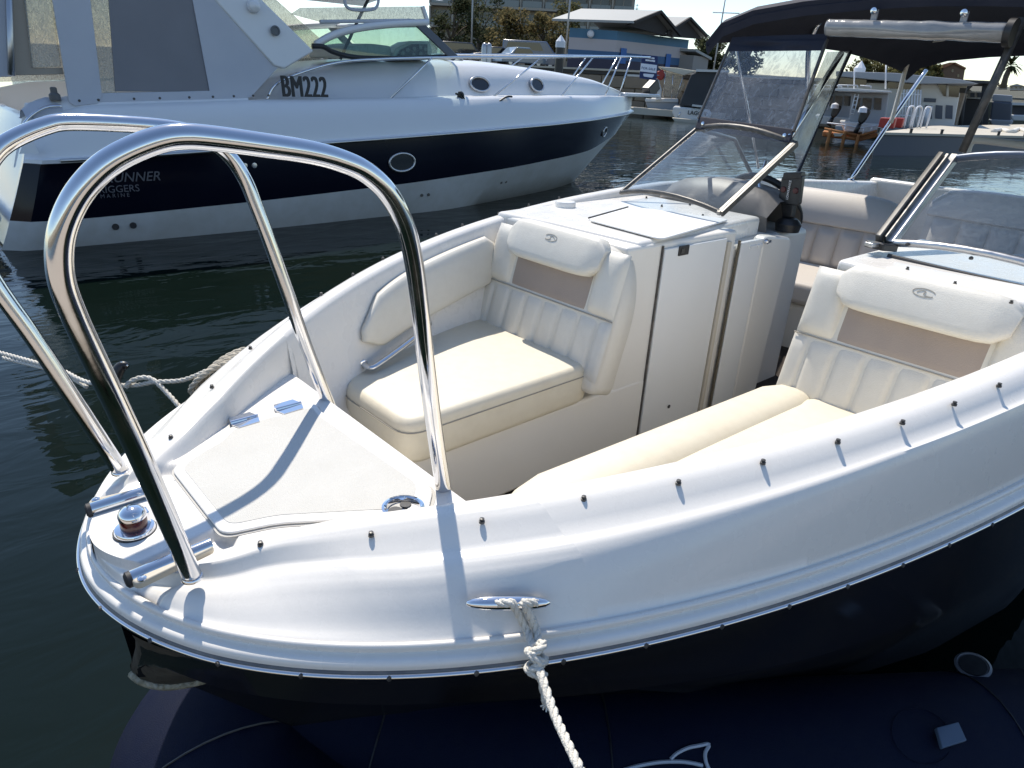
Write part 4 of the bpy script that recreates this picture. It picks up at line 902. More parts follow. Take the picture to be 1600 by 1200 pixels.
# helm dash with dials, helm seat
hd = [cpl(p, CY-.95) for p in ((612, 92), (618, 76), (640, 64), (672, 64), (676, 80), (672, 92))]; DH = MB().prism(hd, (.25, .7, 0)).build('helm_dash', mat('cruiser_dash', (.62, .60, .52), .5), CR, bevel=.02)
MB().prism([cpl(p, CY-.97) for p in ((620, 90), (626, 78), (644, 69), (668, 69), (668, 88))], (.0, .03, 0)).build('dial_panel', BLACK, DH)
for p in ((629, 83), (637, 78), (647, 76), (656, 74), (664, 77), (657, 84), (646, 86)):
    c = cpl(p, CY-.98); MB().lathe(c, (0, -1, 0), [(.028, 0), (.028, .01), (.022, .012)], 14).build('dial', mat('dial_face', (.22, .22, .20), .2), DH)
MB().prism(rounded([cpl(p, CY-.8) for p in ((530, 92), (533, 78), (545, 72), (580, 68), (612, 72), (612, 92))], .05), (0, .9, 0)).build('helm_seat', mat('cruiser_seat', (.66, .66, .60), .6), CR, bevel=.04)
MB().tube([cpl((532, 92), yS+.1), cpl((560, 30), yS+.2), cpl((585, -20), yS+.2)], .02, 8).build('canopy_bow', DARKFR, CR, smooth=180)
# radar arch leg and canvas enclosure
def panel(name, px, y, m, th=.02, parent=CR, tilt=.10, bevel=.006):
    o = np.array([0, y, 1.4]); n = (0, -1, tilt); v = [onP(p, o, n) for p in px]; return MB().prism(v, (0, th, 0)).build(name, m, parent, bevel=bevel)
yA = CY-1.56
AR = panel('radar_arch', [(330, -60), (398, -60), (408, 0), (490, 80), (478, 84), (430, 106), (424, 104)] if False else [(270, -70), (385, -70), (410, 0), (491, 80), (445, 108), (428, 103), (335, 0)], yA-.02, CWHITE, .10, tilt=.12, bevel=.02)
for p, r in (((430, 48), .055),): 
    c = Vector(onP(p, (0, yA-.05, 1.4), (0, -1, .12))); MB().lathe(c, (0, -1, .1), [(r, 0), (r, .012), (r*.7, .014), (r*.65, .006), (0, .006)], 20).build('speaker_grille', mat('grille_grey', (.12, .13, .14), .5), AR)
c = Vector(onP((396, 10), (0, yA-.05, 1.4), (0, -1, .12))); MB().lathe(c, (0, -1, .1), [(.07, 0), (.06, .05), (.03, .07), (0, .075)], 18).build('arch_light', CWHITE, AR)
panel('canvas_panel', [(72, -60), (134, -60), (160, 150), (152, 162), (118, 166), (108, 160)], yA, CANV)
panel('canvas_panel', [(290, -60), (340, -10), (440, 100), (392, 152), (330, 160), (155, 160), (152, 146), (328, 142)], yA+.01, CANV)
panel('mesh_window', [(165, -60), (292, -60), (330, 143), (180, 143)], yA+.03, MESHW, .01)
panel('clear_window', [(128, -60), (166, -60), (182, 146), (156, 148)], yA+.04, CCLEAR, .008)
panel('clear_window', [(30, -60), (76, -60), (96, 104), (50, 106)], yA+.06, CCLEAR, .008)
panel('tan_panel', [(14, -60), (34, -60), (52, 106), (98, 106), (100, 116), (16, 118)], yA+.08, TEAK, .015)
panel('canvas_panel', [(-60, -60), (14, -60), (18, 120), (-60, 122)], yA+.09, CANV, .015)
MB().prism([Vector(onY(p, CY+.9)) for p in ((-60, -80), (330, -90), (500, 60), (520, 110), (-60, 130))], (0, .02, 0)).build('canvas_far_side', CCLEAR, CR)
MB().tube([onP(p, (0, yA+.0, 1.4), (0, -1, .1)) for p in ((12, -60), (16, 60), (18, 118))], .03, 8).build('canopy_pole', ALU, CR, smooth=180)
for i, x in enumerate((1.45, 1.62, 1.95, 2.2, 2.5, 2.75, 2.98, 3.2, 3.38)): MB().lathe((x, yA-.05, z_dk(x)+.055), (0, -1, .2), [(.014, 0), (.012, .01), (0, .014)], 8).build('canvas_snap', DARKFR, CR)
tp = [Vector(onP(p, (0, yA+.25, 1.4), (0, -1, .1))) for p in ((455, 22), (470, 12), (660, 10), (668, 34), (640, 32), (500, 34))]
MB().prism(tp, (0, .02, 0)).build('clear_window', CCLEAR, CR)
MB().tube(tp[2:4], .03, 8).build('canopy_edge', CWHITE, CR); MB().tube([tp[5], tp[4], tp[3]], .022, 8).build('canopy_edge', CANV, CR)
MB().tube(spline([Vector(onP(p, (0, yA+.22, 1.4), (0, -1, .1))) for p in ((538, -10), (540, 8), (552, 15), (580, 15), (590, 8), (592, -12))], 4), .02, 6).build('window_zip', CANV, CR)
MB().loft([[(x, CY+w_*k, 2.75+.10*(1-k*k)) for k in np.linspace(-1, 1, 11)] for x, w_ in ((.6, 1.35), (2.5, 1.4), (4.5, 1.3), (6.2, 1.1))]).build('canopy_roof', CANV, CR, smooth=180)
# aft clutter: shore-power fitting, covered lump, cockpit rail
cv = []
for i in range(9):
    x = .98+.60*i/8; cv.append([(x, CY-1.62+.5*k/6, 1.22+.22*math.sin(math.pi*min(1, k/5))*math.sin(math.pi*(.15+.8*i/8))+.03*noise.noise(Vector((x*6, k, 0)))) for k in range(7)])
MB().loft(cv).build('folded_cover', CANV, CR, smooth=180)
MB().tube(spline([onY(p, CY-1.6) for p in ((30, 205), (48, 182), (72, 168), (96, 166))], 5), .016, 8).build('grab_rail', STEEL, CR, smooth=180)
MB().lathe(onY((85, 148), CY-1.5), (0, 0, 1), [(.05, -.05), (.05, 0), (.03, .02), (.03, .06), (.02, .07)], 14).build('shore_socket', mat('socket_grey', (.12, .12, .12), .5), CR)
q = onY((42, 240), CY-1.86); MB().add([q+np.array([-.06, 0, .0]), q+np.array([.10, 0, .0]), q+np.array([.09, .06, 0]), q+np.array([-.05, .06, 0]), q+np.array([.05, .03, .2])], [(0, 1, 2, 3), (0, 1, 4), (1, 2, 4), (2, 3, 4), (3, 0, 4)]).build('fender_hook', CWHITE, CR, smooth=0)
# stain outline decal on the topside
# dark line draped from the cruiser's side cleat
cl = [Vector(onY(p, CY-1.52)) for p in ((712, 146), (720, 150), (724, 156), (735, 166), (750, 168), (770, 164), (790, 152), (800, 151))]
ro = MB().tube(spline(cl, 6), .014, 8)
for k in range(3): ro.tube(spline([cl[1]+Vector((.05*math.cos(t+k), -.02*k, .07*math.sin(t)-.02)) for t in np.linspace(0, 2*math.pi, 9)[:-1]], 4, True), .014, 6, closed=True)
tag(ro.build('dark_mooring_line', BLACK, None, smooth=180), "knotted black line drooping from the cruiser's side deck cleat", 'rope')
# for-sale board tied to the bow rail
q = [Vector(onP(p, (11.9, CY-.35, 2.2), FW)) for p in ((1003, 85), (1028, 88), (1026, 126), (999, 122))]
SG = thing('for_sale_sign', "blue and white for sale board tied to the cruiser's bow rail", 'sign', tuple(q[3]))
MB().prism(q, (.02, .02, 0)).build('board', mat('sign_navy', (.02, .03, .10), .5), SG)
du = (q[1]-q[0]); dv = (q[3]-q[0]); nn = dv.cross(du).normalized(); nn = nn if nn.dot(Vector(CAM)-q[0]) > 0 else -nn
L3 = lambda u, v, o=.006: q[0]+du*u+dv*v+nn*o
SW = mat('sign_white', (.72, .73, .76), .5)
MB().prism([L3(.0, .38), L3(1, .38), L3(1, .72), L3(0, .72)], nn*.003).build('white_panel', SW, SG)
text('sale_lettering', 'FOR SALE', mat('sign_blue_text', (.03, .04, .12), .5), SG, L3(.05, .62, .012), du, -dv, du.length*.205, .002)
for v0, v1, u0, u1 in ((.08, .15, .3, .8), (.19, .26, .25, .85)): MB().prism([L3(u0, v0), L3(u1, v0), L3(u1, v1), L3(u0, v1)], nn*.003).build('print_bar', SW, SG)
MB().prism(rounded([L3(.2, .80), L3(.9, .78), L3(.8, .93), L3(.25, .92)], .02), nn*.003).build('print_bar', SW, SG)
# ================================================================ quay, car park, buildings, trees
def frame(px, dist):
    # ground frame of a distant thing: origin at water level, u to the right seen from here, w away, z up
    p = at(px, dist); d = np.array([p[0]-CAM[0], p[1]-CAM[1], 0]); d /= np.linalg.norm(d); u = np.array([d[1], -d[0], 0])
    return Vector((p[0], p[1], 0)), Vector(u), Vector(d)
def zat(px, dist): return at(px, dist)[2]
CONC = mat('quay_concrete', (.26, .205, .15), .9, bump=(1.5, .4), var=[(.5, .6, (.20, .17, .13)), (3, .4, (.38, .34, .29))])
ASPH = mat('car_park_asphalt', (.055, .053, .05), .9, var=(.3, .4, (.08, .075, .07)))
PALE = mat('pontoon_pale', (.50, .46, .38), .8, var=(1, .4, (.38, .34, .28)))
STONE = mat('quay_stone', (.25, .20, .145), .9, bump=(2, .5), var=(1.2, .6, (.17, .15, .12)))
# quay: wall of stone blocks running across behind the berths, asphalt on top
QD = 54; qa, qb = frame((560, 130), 66)[0], frame((1110, 130), 50)[0]; qv = (qb-qa).normalized(); qn = Vector((-qv.y, qv.x, 0)); qn = qn if qn.dot(qa-Vector(CAM)) > 0 else -qn
qa -= qv*60; qe = qb+qv*14; QZ = 2.55
tag(MB().prism([(p.x, p.y, QZ-.25) for p in (qa, qe, qe+qn*240, qa+qn*260)], (0, 0, .25)).build('quay_ground', ASPH, None, smooth=0), kind='structure')
QW = MB().prism([(p.x, p.y, -1.2) for p in (qa+qn*.15, qe+qn*.15, qe+qn*6, qa+qn*6)], (0, 0, QZ-.27+1.2)).build('quay_wall', CONC, None, smooth=0); tag(QW, kind='structure')
L_q = (qe-qa).length; blk = None
s0 = (frame((800, 130), 56)[0]-qa).dot(qv)
for r in range(3):
    for k in range(22):
        s_ = s0-4+k*1.7+(.85 if r % 2 else 0); c = qa+qv*s_+qn*(.13-.03*random.random()); 
        if s_ > L_q-1: continue
        if blk is None: blk = MB().box(-.82, .82, -.16, .16, 0, .70).build('stone_block', STONE, QW, bevel=.03, seg=1); o = blk
        else: o = blk.copy(); COL.objects.link(o)
        o.location = (c.x, c.y, .05+r*.74); o.rotation_euler = (0, 0, math.atan2(qv.y, qv.x)+random.uniform(-.01, .01))
CP = MB()
c0 = qa+qv*(s0-6)
MB().prism([(p.x, p.y, QZ-.02) for p in (c0-qn*.1, qe-qn*.1, qe+qn*.5, c0+qn*.5)], (0, 0, .12)).build('coping', PALE, QW)
fl0, fl1 = frame((900, 137), 47)[0], frame((1100, 142), 45)[0]
PT = MB().prism([(p.x, p.y, .15) for p in (fl0-qv*6, fl1+qv*1, fl1+qv*1+qn*1.6, fl0-qv*6+qn*1.6)], (0, 0, .35)).build('pontoon_walkway', PALE, None); tag(PT, 'long pale pontoon walkway at the foot of the stone quay wall', 'pontoon')
# ---- striped boatshed with two gabled roofs
SB_ = [(.06, .13, .24), (.55, .47, .46), (.07, .15, .27), (.05, .05, .09)]
bcol = [mat('shed_teal_blue', (.085, .20, .31), .7, var=(1, .3, (.06, .15, .25))), mat('shed_pale_pink', (.52, .47, .47), .7, var=(1, .3, (.45, .40, .40))), mat('shed_mid_blue', (.06, .14, .27), .7, var=(1, .3, (.05, .11, .2))), mat('shed_dark_base', (.06, .055, .085), .8)]
ROOFG = mat('shed_roof_grey', (.34, .35, .34), .6, var=(1, .2, (.28, .29, .28))); EAVE = mat('shed_dark_timber', (.03, .026, .024), .8)
DS = 66
P0 = frame((886, 100), DS-5)[0]; P1 = frame((960, 100), DS-6)[0]; P2 = frame((1070, 110), DS+5)[0]
ux = (P1-P0).normalized(); vx = (P2-P1).normalized()
SH = thing('boatshed', 'blue and white striped boatshed with two grey gabled roofs beyond the quay', 'shed', (P1.x, P1.y, QZ))
def zpx(px, P): return CAM[2]+(ray(px)[2])*math.hypot(P.x-CAM[0], P.y-CAM[1])/math.hypot(ray(px)[0], ray(px)[1])
hL, hM, hR = zpx((886, 43), P0), zpx((957, 48), P1), zpx((1068, 62), P2)
T = .25
for i, (f0, f1) in enumerate(((.78, 1.0), (.50, .78), (.31, .50), (.0, .31))):
    for a, b, ha, hb in ((P0, P1, hL, hM), (P1, P2, hM, hR)):
        n_ = Vector(((b-a).y, -(b-a).x, 0)).normalized(); n_ = n_ if n_.dot(a-Vector(CAM)) > 0 else -n_
        z = lambda h, f: QZ+(h-QZ)*f
        MB().add([(a.x, a.y, z(ha, f0)), (b.x, b.y, z(hb, f0)), (b.x, b.y, z(hb, f1)), (a.x, a.y, z(ha, f1))]+[(p.x+n_.x*T, p.y+n_.y*T, zz) for p, zz in ((a, z(ha, f0)), (b, z(hb, f0)), (b, z(hb, f1)), (a, z(ha, f1)))], [(0, 1, 2, 3), (7, 6, 5, 4), (0, 4, 5, 1), (1, 5, 6, 2), (2, 6, 7, 3), (3, 7, 4, 0)]).build('wall_stripe', bcol[i], SH, smooth=0)
back = (ux*-1).normalized()
dep = P1-P0
# gable roofs: ridge runs along the long (left) wall direction, gable faces the right-hand wall
def gable(a, b, zl, zr, zt, over, back_len, nm):
    m_ = (a+b)/2; o = -ux*0+ (P1-P0).normalized()*over; bk = (P0-P1).normalized()*back_len; e = (b-a).normalized()*.8
    A0, B0, M0 = Vector((a.x, a.y, zl))-e+o, Vector((b.x, b.y, zr))+e+o, Vector((m_.x, m_.y, zt))+o
    A1, B1, M1 = A0+bk, B0+bk, M0+bk; th = Vector((0, 0, .16))
    R = MB().add([A0, M0, M1, A1, A0+th, M0+th, M1+th, A1+th], [(0, 1, 2, 3), (7, 6, 5, 4), (0, 4, 5, 1), (1, 5, 6, 2), (2, 6, 7, 3), (3, 7, 4, 0)]).build('roof', ROOFG, SH, smooth=0)
    MB().add([B0, M0, M1, B1, B0+th*.98, M0+th*.98, M1+th*.98, B1+th*.98], [(0, 1, 2, 3), (7, 6, 5, 4), (0, 4, 5, 1), (1, 5, 6, 2), (2, 6, 7, 3), (3, 7, 4, 0)]).build('roof', ROOFG, SH, smooth=0)
    q = [A0-o*.3-th, B0-o*.3-th, M0-o*.3-th*.2]; MB().prism(q, -o.normalized()*.2).build('gable', EAVE, SH, smooth=0)
    MB().tube([A0+th*.4, M0+th*.5, B0+th*.4], .14, 4).build('barge_board', EAVE, SH, smooth=0)
    return R
G1 = P1+(P2-P1)*.50; hG = (hM+hR)/2
gable(P1, G1, hM+.5, hG+.1, zpx((1020, 20), (P1+G1)/2), 1.6, (P1-P0).length+2.6, 'a')
R2 = gable(G1, P2, hG+.1, hR+.3, zpx((1068, 30), (G1+P2)/2), 1.2, (P1-P0).length+2, 'b')
for (f, zz) in ((.10, .0), (.72, .0)):
    c = P1+(P2-P1)*f; cam_d = (Vector(CAM)-c); cam_d.z = 0; cam_d.normalize()
    MB().obox((c.x+cam_d.x*.12, c.y+cam_d.y*.12, QZ+(hM-QZ)*.42), vx*.45, cam_d*.08, (0, 0, (hM-QZ)*.19)).build('door', mat('shed_bright_blue', (.03, .14, .42), .6), SH, smooth=0)
c = P0+(P1-P0)*.45; MB().lathe((c.x, c.y, QZ+(hM-QZ)*.9), (Vector(CAM)-c), [(.28, .3), (.2, .42), (0, .45)], 12).build('wall_lamp', SW, SH)
c = P1+(P2-P1)*1.02; MB().obox((c.x, c.y, QZ+.9), vx*1.6, ux*1.2, (0, 0, .9)).build('lean_to', mat('lean_to_grey', (.30, .28, .26), .8), SH, smooth=0); MB().obox((c.x, c.y, QZ+1.95), vx*1.8+Vector((0, 0, -.25)), ux*1.4, (0, 0, .1)).build('lean_to_roof', ROOFG, SH, smooth=0)
# ---- apartment block
AO, AU, AW = frame((860, 60), 130); dist = 130
APT = thing('apartment_block', 'beige apartment block with stacked balconies rising behind the trees', 'building', tuple(AO+Vector((0, 0, QZ))))
APW = mat('apartment_render', (.40, .36, .30), .85, var=(.4, .3, (.33, .30, .25))); APG = mat('apartment_glass', (.05, .06, .07), .1, var=(.5, .4, (.12, .14, .15))); APR = mat('balcony_glass', (.16, .19, .20), .15)
uL = (692-860)/F*dist*1.0; uR = (967-860)/F*dist*1.05
MB().prism([AO+AU*uL+AW*0+Vector((0, 0, QZ)), AO+AU*uR+Vector((0, 0, QZ)), AO+AU*(uR-2)+AW*14+Vector((0, 0, QZ)), AO+AU*uL+AW*14+Vector((0, 0, QZ))], (0, 0, 24)).build('wall', APW, APT, smooth=0)
fh = 3.15
for fl in range(1, 8):
    z = QZ+fl*fh
    MB().obox(AO+AU*(uL+uR)/2-AW*.9+Vector((0, 0, z)), AU*(uR-uL)/2, AW*.95, (0, 0, .18)).build('balcony_slab', APW, APT, smooth=0)
    nb = 9
    for k in range(nb):
        u0 = uL+(uR-uL)*(k+.08)/nb; u1 = uL+(uR-uL)*(k+.92)/nb; um = (u0+u1)/2
        W_ = MB().obox(AO+AU*um-AW*.04+Vector((0, 0, z+1.35)), AU*(u1-u0)/2*.86, AW*.06, (0, 0, 1.1)).build('window', APG, APT, smooth=0)
        MB().obox(AO+AU*um-AW*.12+Vector((0, 0, z+1.35)), AU*.06, AW*.04, (0, 0, 1.1)).build('mullion', APW, W_, smooth=0)
        MB().obox(AO+AU*um-AW*1.75+Vector((0, 0, z+.65)), AU*(u1-u0)/2, AW*.03, (0, 0, .45)).build('balustrade', APR, APT, smooth=0)
        if k < nb: MB().obox(AO+AU*(uL+(uR-uL)*k/nb)-AW*.8+Vector((0, 0, z+1.5)), AU*.12, AW*.8, (0, 0, 1.4)).build('fin_wall', APW, APT, smooth=0)
MB().lathe(AO+AU*(uR+.3)+Vector((0, 0, QZ)), (0, 0, 1), [(.9, 6.5), (.9, 7.4)], 12).build('corner_balcony', APR, APT)
# ---- trees
def leafmat(n, c, c2): return mat(n, c, .9, spec=.05, var=[(.8, .9, c2), (6, .4, tuple(v*1.5 for v in c))])
LEAF = [leafmat('foliage_olive', (.085, .080, .028), (.14, .12, .05)), leafmat('foliage_bronze', (.125, .098, .036), (.19, .145, .06)), leafmat('foliage_dark', (.04, .048, .02), (.075, .075, .032))]
BARK = mat('bark', (.14, .11, .08), .9, bump=(6, .5), var=(3, .5, (.08, .065, .05)))
def tree(label, px, dist, top_px, width_px, lm, group='trees behind the quay', n=3400, name='broadleaf_tree', base=QZ, seed=1, leaf=.17):
    rnd = random.Random(seed); O, U, W_ = frame(px, dist); ztop = zpx(top_px, O); Rw = width_px/F*dist/2; h = ztop-base
    t = thing(name, label, 'tree', (O.x, O.y, base), group)
    tr = MB(); th = h*.38; lean = U*rnd.uniform(-.4, .4)
    tr.tube([O+Vector((0, 0, base-.1)), O+lean*.3+Vector((0, 0, base+th*.5)), O+lean+Vector((0, 0, base+th))], [.26, .2, .16], 8)
    cl = []
    for k in range(26):
        a = rnd.uniform(0, 6.28); r = Rw*rnd.random()**.5*.85; zz = base+h*(.22+.70*rnd.random()); e = 1-abs((zz-base)/h-.55)*.9
        cl.append((O+U*math.cos(a)*r*e+W_*math.sin(a)*r*e+Vector((0, 0, zz)), Rw*rnd.uniform(.20, .36)))
    for c, r in cl[:12]: tr.tube([O+lean+Vector((0, 0, base+th*.9)), (O+lean+Vector((0, 0, base+th)))*.45+c*.55+Vector((0, 0, .2)), c], [.12, .07, .03], 6)
    tr.build('trunk', BARK, t, smooth=180)
    vs = []; fs = []
    for k in range(n):
        c, r = cl[rnd.randrange(len(cl))]; d = Vector((rnd.gauss(0, 1), rnd.gauss(0, 1), rnd.gauss(0, .8))).normalized()*r*rnd.random()**.35; p = c+d
        if p.z > ztop: p.z = ztop-rnd.random()*.6
        a = Vector((rnd.gauss(0, 1), rnd.gauss(0, 1), rnd.gauss(0, 1))).normalized(); b = a.orthogonal().normalized(); s_ = leaf*rnd.uniform(.6, 1.5); i = len(vs)
        vs += [p-a*s_, p+b*s_*.55, p+a*s_, p-b*s_*.55]; fs.append((i, i+1, i+2, i+3))
    MB().add(vs, fs).build('crown', lm, t, smooth=0, recalc=False)
tree('dark olive tree on the left, just beside the cruiser windscreen', (708, 100), 82, (715, -6), 78, LEAF[2], seed=3)
tree('olive tree behind the tall grey lamp post', (748, 100), 92, (755, -30), 90, LEAF[2], seed=4)
tree('bronze-green tree right of the lamp post, above the parked vehicles', (790, 100), 78, (785, 12), 82, LEAF[1], seed=5)
tree('bronze-green tree left of the striped boatshed, beside the thin pole', (848, 102), 76, (845, 18), 84, LEAF[1], seed=6)
tree('dark tree tucked behind the left end of the boatshed roof', (880, 95), 100, (870, -5), 70, LEAF[0], seed=9)
tree('dark spreading tree right of the boatshed, beside the leaning mast', (1110, 110), 88, (1112, 55), 70, LEAF[2], seed=7)
tree('low dark tree directly behind the clear front curtain', (1165, 118), 84, (1160, 40), 70, LEAF[2], seed=8)
for i, (lb, px, tp) in enumerate((('tiny far conifer above the ridge of the boatshed roof', (990, 60), (990, 6)), ('tiny far conifer in the sky right of the boatshed', (1092, 100), (1091, 48)))):
    O, U, W_ = frame(px, 170); zt = zpx(tp, O); t = thing('norfolk_pine', lb, 'tree', (O.x, O.y, QZ), 'far conifers'); MB().tube([O+Vector((0, 0, QZ)), O+Vector((0, 0, zt))], [.3, .06], 6).build('trunk', BARK, t)
    cr = MB(); rr = random.Random(i)
    for k in range(9):
        z = zt-(zt-QZ)*(.02+k*.05); L__ = .5+k*.28
        for a in np.linspace(0, 6.28, 9)[:-1]:
            d = Vector((math.cos(a+k), math.sin(a+k), .15)); s_ = Vector((-d.y, d.x, 0)); b = O+Vector((0, 0, z)); cr.add([b, b+d*L__*.6+s_*.18, b+d*L__, b+d*L__*.6-s_*.18], [(0, 1, 2, 3)])
    cr.build('crown', LEAF[2], t, smooth=0, recalc=False)
# ---- masts, lamp posts, pilings
def pole(label, bot, top, dist, r=.07, m=None, cat='lamp post', name='lamp_post', zb=QZ, arm=True):
    O, U, W_ = frame(bot, dist); T_ = at(top, dist); t = thing(name, label, cat, (O.x, O.y, zb)); m = m or mat('galvanised', (.42, .41, .39), .5, .4)
    MB().tube([(O.x, O.y, zb), T_], [r, r*.6], 10).build('post', m, t, smooth=180)
    if arm: MB().obox(Vector(T_)+U*.5, U*.5, W_*.08, (0, 0, .05)).build('lamp_head', m, t)
    return t
pole('tall pale lamp post standing between the olive and bronze trees', (737, 62), (740, -60), 74, .10)
pole('tall thin pale pole standing at the left end of the boatshed', (882, 100), (896, -60), 56, .085, cat='pole', name='pole')
pole('leaning pale mast with a crossbar right of the boatshed', (1114, 108), (1138, -30), 60, .07, cat='mast', name='mast', zb=.4, arm=False)
O, U, W_ = frame((1129, 20), 60); q = at((1129, 20), 60); MB().tube([Vector(q)-U*.7, Vector(q)+U*1.2], .035, 6).build('crossbar', STEEL, bpy.data.objects['mast'])
def piling(label, px_top, px_bot, dist, wpx):
    O, U, W_ = frame(px_bot, dist); zt = zpx(px_top, O); r = wpx/F*dist/2; t = thing('mooring_piling', label, 'piling', (O.x, O.y, 0), 'white-capped mooring pilings')
    MB().lathe((O.x, O.y, 0), (0, 0, 1), [(r*.95, -1), (r*.95, zt-r*2.3)], 14).build('pile', BLACK, t, smooth=60)
    MB().lathe((O.x, O.y, zt), (0, 0, 1), [(r*1.08, -r*2.5), (r*1.05, -r*1.3), (0, 0)], 8).build('cap', SW, t, smooth=0)
piling('black mooring piling with a white pointed cap beside the boatshed', (873, 54), (873, 108), 46, 13)
piling('black mooring piling with a white pointed cap under the canopy', (1338, 94), (1334, 150), 44, 14)
# ---- parked vehicles
def vehicle(name, label, cat, px, dist, Lm, Hm, col, kind, yaw=0, group='vehicles parked behind the quay'):
    O, U, W_ = frame(px, dist); A = (U*math.cos(yaw)+W_*math.sin(yaw)); B = Vector((-A.y, A.x, 0)); z0 = QZ; t = thing(name, label, cat, (O.x, O.y, z0), group); M_ = mat(name+'_paint', col, .25, coat=.6)
    P = lambda a, b, z: O+A*a+B*b+Vector((0, 0, z0+z)); h = Lm/2; W2 = .88
    if kind == 'van': pr = [(-h, .35), (-h, Hm), (h*.45, Hm), (h*.72, Hm*.62), (h, Hm*.55), (h, .35)]
    elif kind == 'suv': pr = [(-h, .4), (-h, Hm*.62), (-h*.92, Hm), (h*.25, Hm), (h*.5, Hm*.64), (h*.95, Hm*.56), (h, .4)]
    else: pr = [(-h, .3), (-h*.95, Hm*.6), (-h*.62, Hm*.66), (-h*.35, Hm), (h*.22, Hm), (h*.48, Hm*.66), (h*.93, Hm*.56), (h, .3)]
    MB().prism([P(a, -W2, z) for a, z in pr], B*W2*2).build('body', M_, t, bevel=.08, seg=2)
    gz = Hm*.66
    for sd in (-1, 1):
        ww = [(a*.9, gz) for a in (-h, h*.4)] if kind != 'car' else [(-h*.5, gz), (h*.4, gz)]
        MB().prism([P(ww[0][0], sd*W2*1.005, gz), P(ww[1][0], sd*W2*1.005, gz), P(ww[1][0]-.35, sd*W2*1.005, Hm*.93), P(ww[0][0]+.2, sd*W2*1.005, Hm*.93)], B*sd*.02).build('side_window', mat_dark, t)
        for a in (-h*.62, h*.62):
            wh = MB().lathe(P(a, sd*W2*.82, .32), B*sd, [(.33, -.1), (.33, .12), (.2, .14)], 16).build('wheel', RUBBER, t); MB().lathe(P(a, sd*W2*.82, .32), B*sd, [(.19, .13), (.17, .15), (0, .15)], 12).build('rim', ALU, wh)
        MB().obox(P(h*.985, sd*W2*.7, Hm*.46), A*.03, B*.16, (0, 0, .08)).build('headlight', SW, t)
    return t
vehicle('parked_suv', 'black four-wheel drive parked left of the lamp post', 'car', (725, 82), 70, 4.6, 1.85, (.012, .012, .014), 'suv', .2)
vehicle('parked_van', 'pale blue-grey van parked under the bronze trees', 'van', (832, 82), 68, 5.2, 2.2, (.12, .16, .24), 'van', 0)
vehicle('parked_car', 'silver-blue hatchback parked in front of the pale van', 'car', (812, 92), 62, 4.1, 1.45, (.18, .24, .30), 'car', .5)
vehicle('parked_car', 'dark sedan parked left of the silver-blue hatchback', 'car', (775, 88), 64, 4.4, 1.45, (.02, .021, .025), 'car', .2)
for lb, px in (('left one of the pair of pale cylinders behind the cruiser rail', (757, 80)), ('right one of the pair of pale cylinders behind the cruiser rail', (764, 80))):
    O, U, W_ = frame(px, 58); g = MB().lathe((O.x, O.y, QZ), (0, 0, 1), [(.22, 0), (.22, 1.2), (.16, 1.42), (.05, 1.5)], 14).build('steel_bollard', mat('bollard_steel', (.45, .46, .47), .35, .6), None, smooth=60); tag(g, lb, 'bollard')
# ================================================================ boats and jetties on the right
def cardf(cpx, dist):
    O, U, W_ = frame(cpx, dist)
    def P(px, off=0):
        d = ray(px); n = np.array(W_); o = np.array(O)+n*off; return Vector(CAM+d*(((o-CAM)@n)/(d@n)))
    return O, U, W_, P
def pan(P, px, off, depth, W_, name, m, parent, bevel=0, smooth=0): return MB().prism([P(q, off) for q in px], W_*depth).build(name, m, parent, bevel=bevel, smooth=smooth)
def bar_(P, px, off, r, name, m, parent, n=6): return MB().tube([P(q, off) for q in px], r, n).build(name, m, parent, smooth=180)
BW = mat('boat_white', (.60, .60, .59), .35, var=(1, .25, (.58, .57, .54))); BG = mat('boat_grey', (.30, .32, .35), .5, var=(1, .3, (.24, .26, .28))); BDK = mat('boat_dark_canvas', (.045, .047, .052), .8, var=(1, .3, (.07, .07, .075)))
BBL = mat('boat_blue_grey', (.07, .085, .115), .5); BOR = mat('pontoon_orange_timber', (.42, .17, .05), .7, bump=(8, .4), var=(2, .6, (.26, .10, .035))); BRD = mat('boat_red', (.35, .03, .02), .5); HAZEC = CCLEAR
# --- launch named on its transom
O, U, W_, P = cardf((1085, 190), 44)
LG = thing('canvas_covered_launch', 'grey-canopied launch with its name on the white transom', 'motorboat', tuple(O))
pan(P, [(1052, 166), (1108, 171), (1112, 178), (1106, 192), (1056, 187), (1050, 178)], 0, 6, W_, 'hull', BW, LG, .1)
pan(P, [(1050, 184), (1110, 189), (1108, 195), (1054, 190)], -.7, .8, W_, 'swim_platform', PALE, LG, .03)
pan(P, [(1060, 165), (1080, 116), (1092, 110), (1136, 112), (1140, 122), (1112, 171)], .1, 4.5, W_, 'canopy', BDK, LG, .1)
pan(P, [(1110, 126), (1119, 127), (1117, 139), (1109, 138)], .06, .05, W_, 'canopy_window', BLACK, LG)
pan(P, [(1088, 108), (1140, 110), (1140, 113), (1087, 112)], -.05, 4.8, W_, 'canopy_rim', BW, LG)
tx = P((1074, 178.5), -.04); text('boat_name', 'LAGO II', TXB, LG, tx, P((1100, 181), -.04)-tx, Vector((0, 0, 1)), .30, .01, bold=.015)
for px in ((1061, 179), (1104, 181)): bar_(P, [(px[0]-2, px[1]+4), (px[0]+2, px[1]-4)], -.08, .03, 'transom_handle', STEEL, LG)
pan(P, [(1082, 163), (1098, 165), (1097, 168), (1081, 166)], -.2, .3, W_, 'hatch', BW, LG)
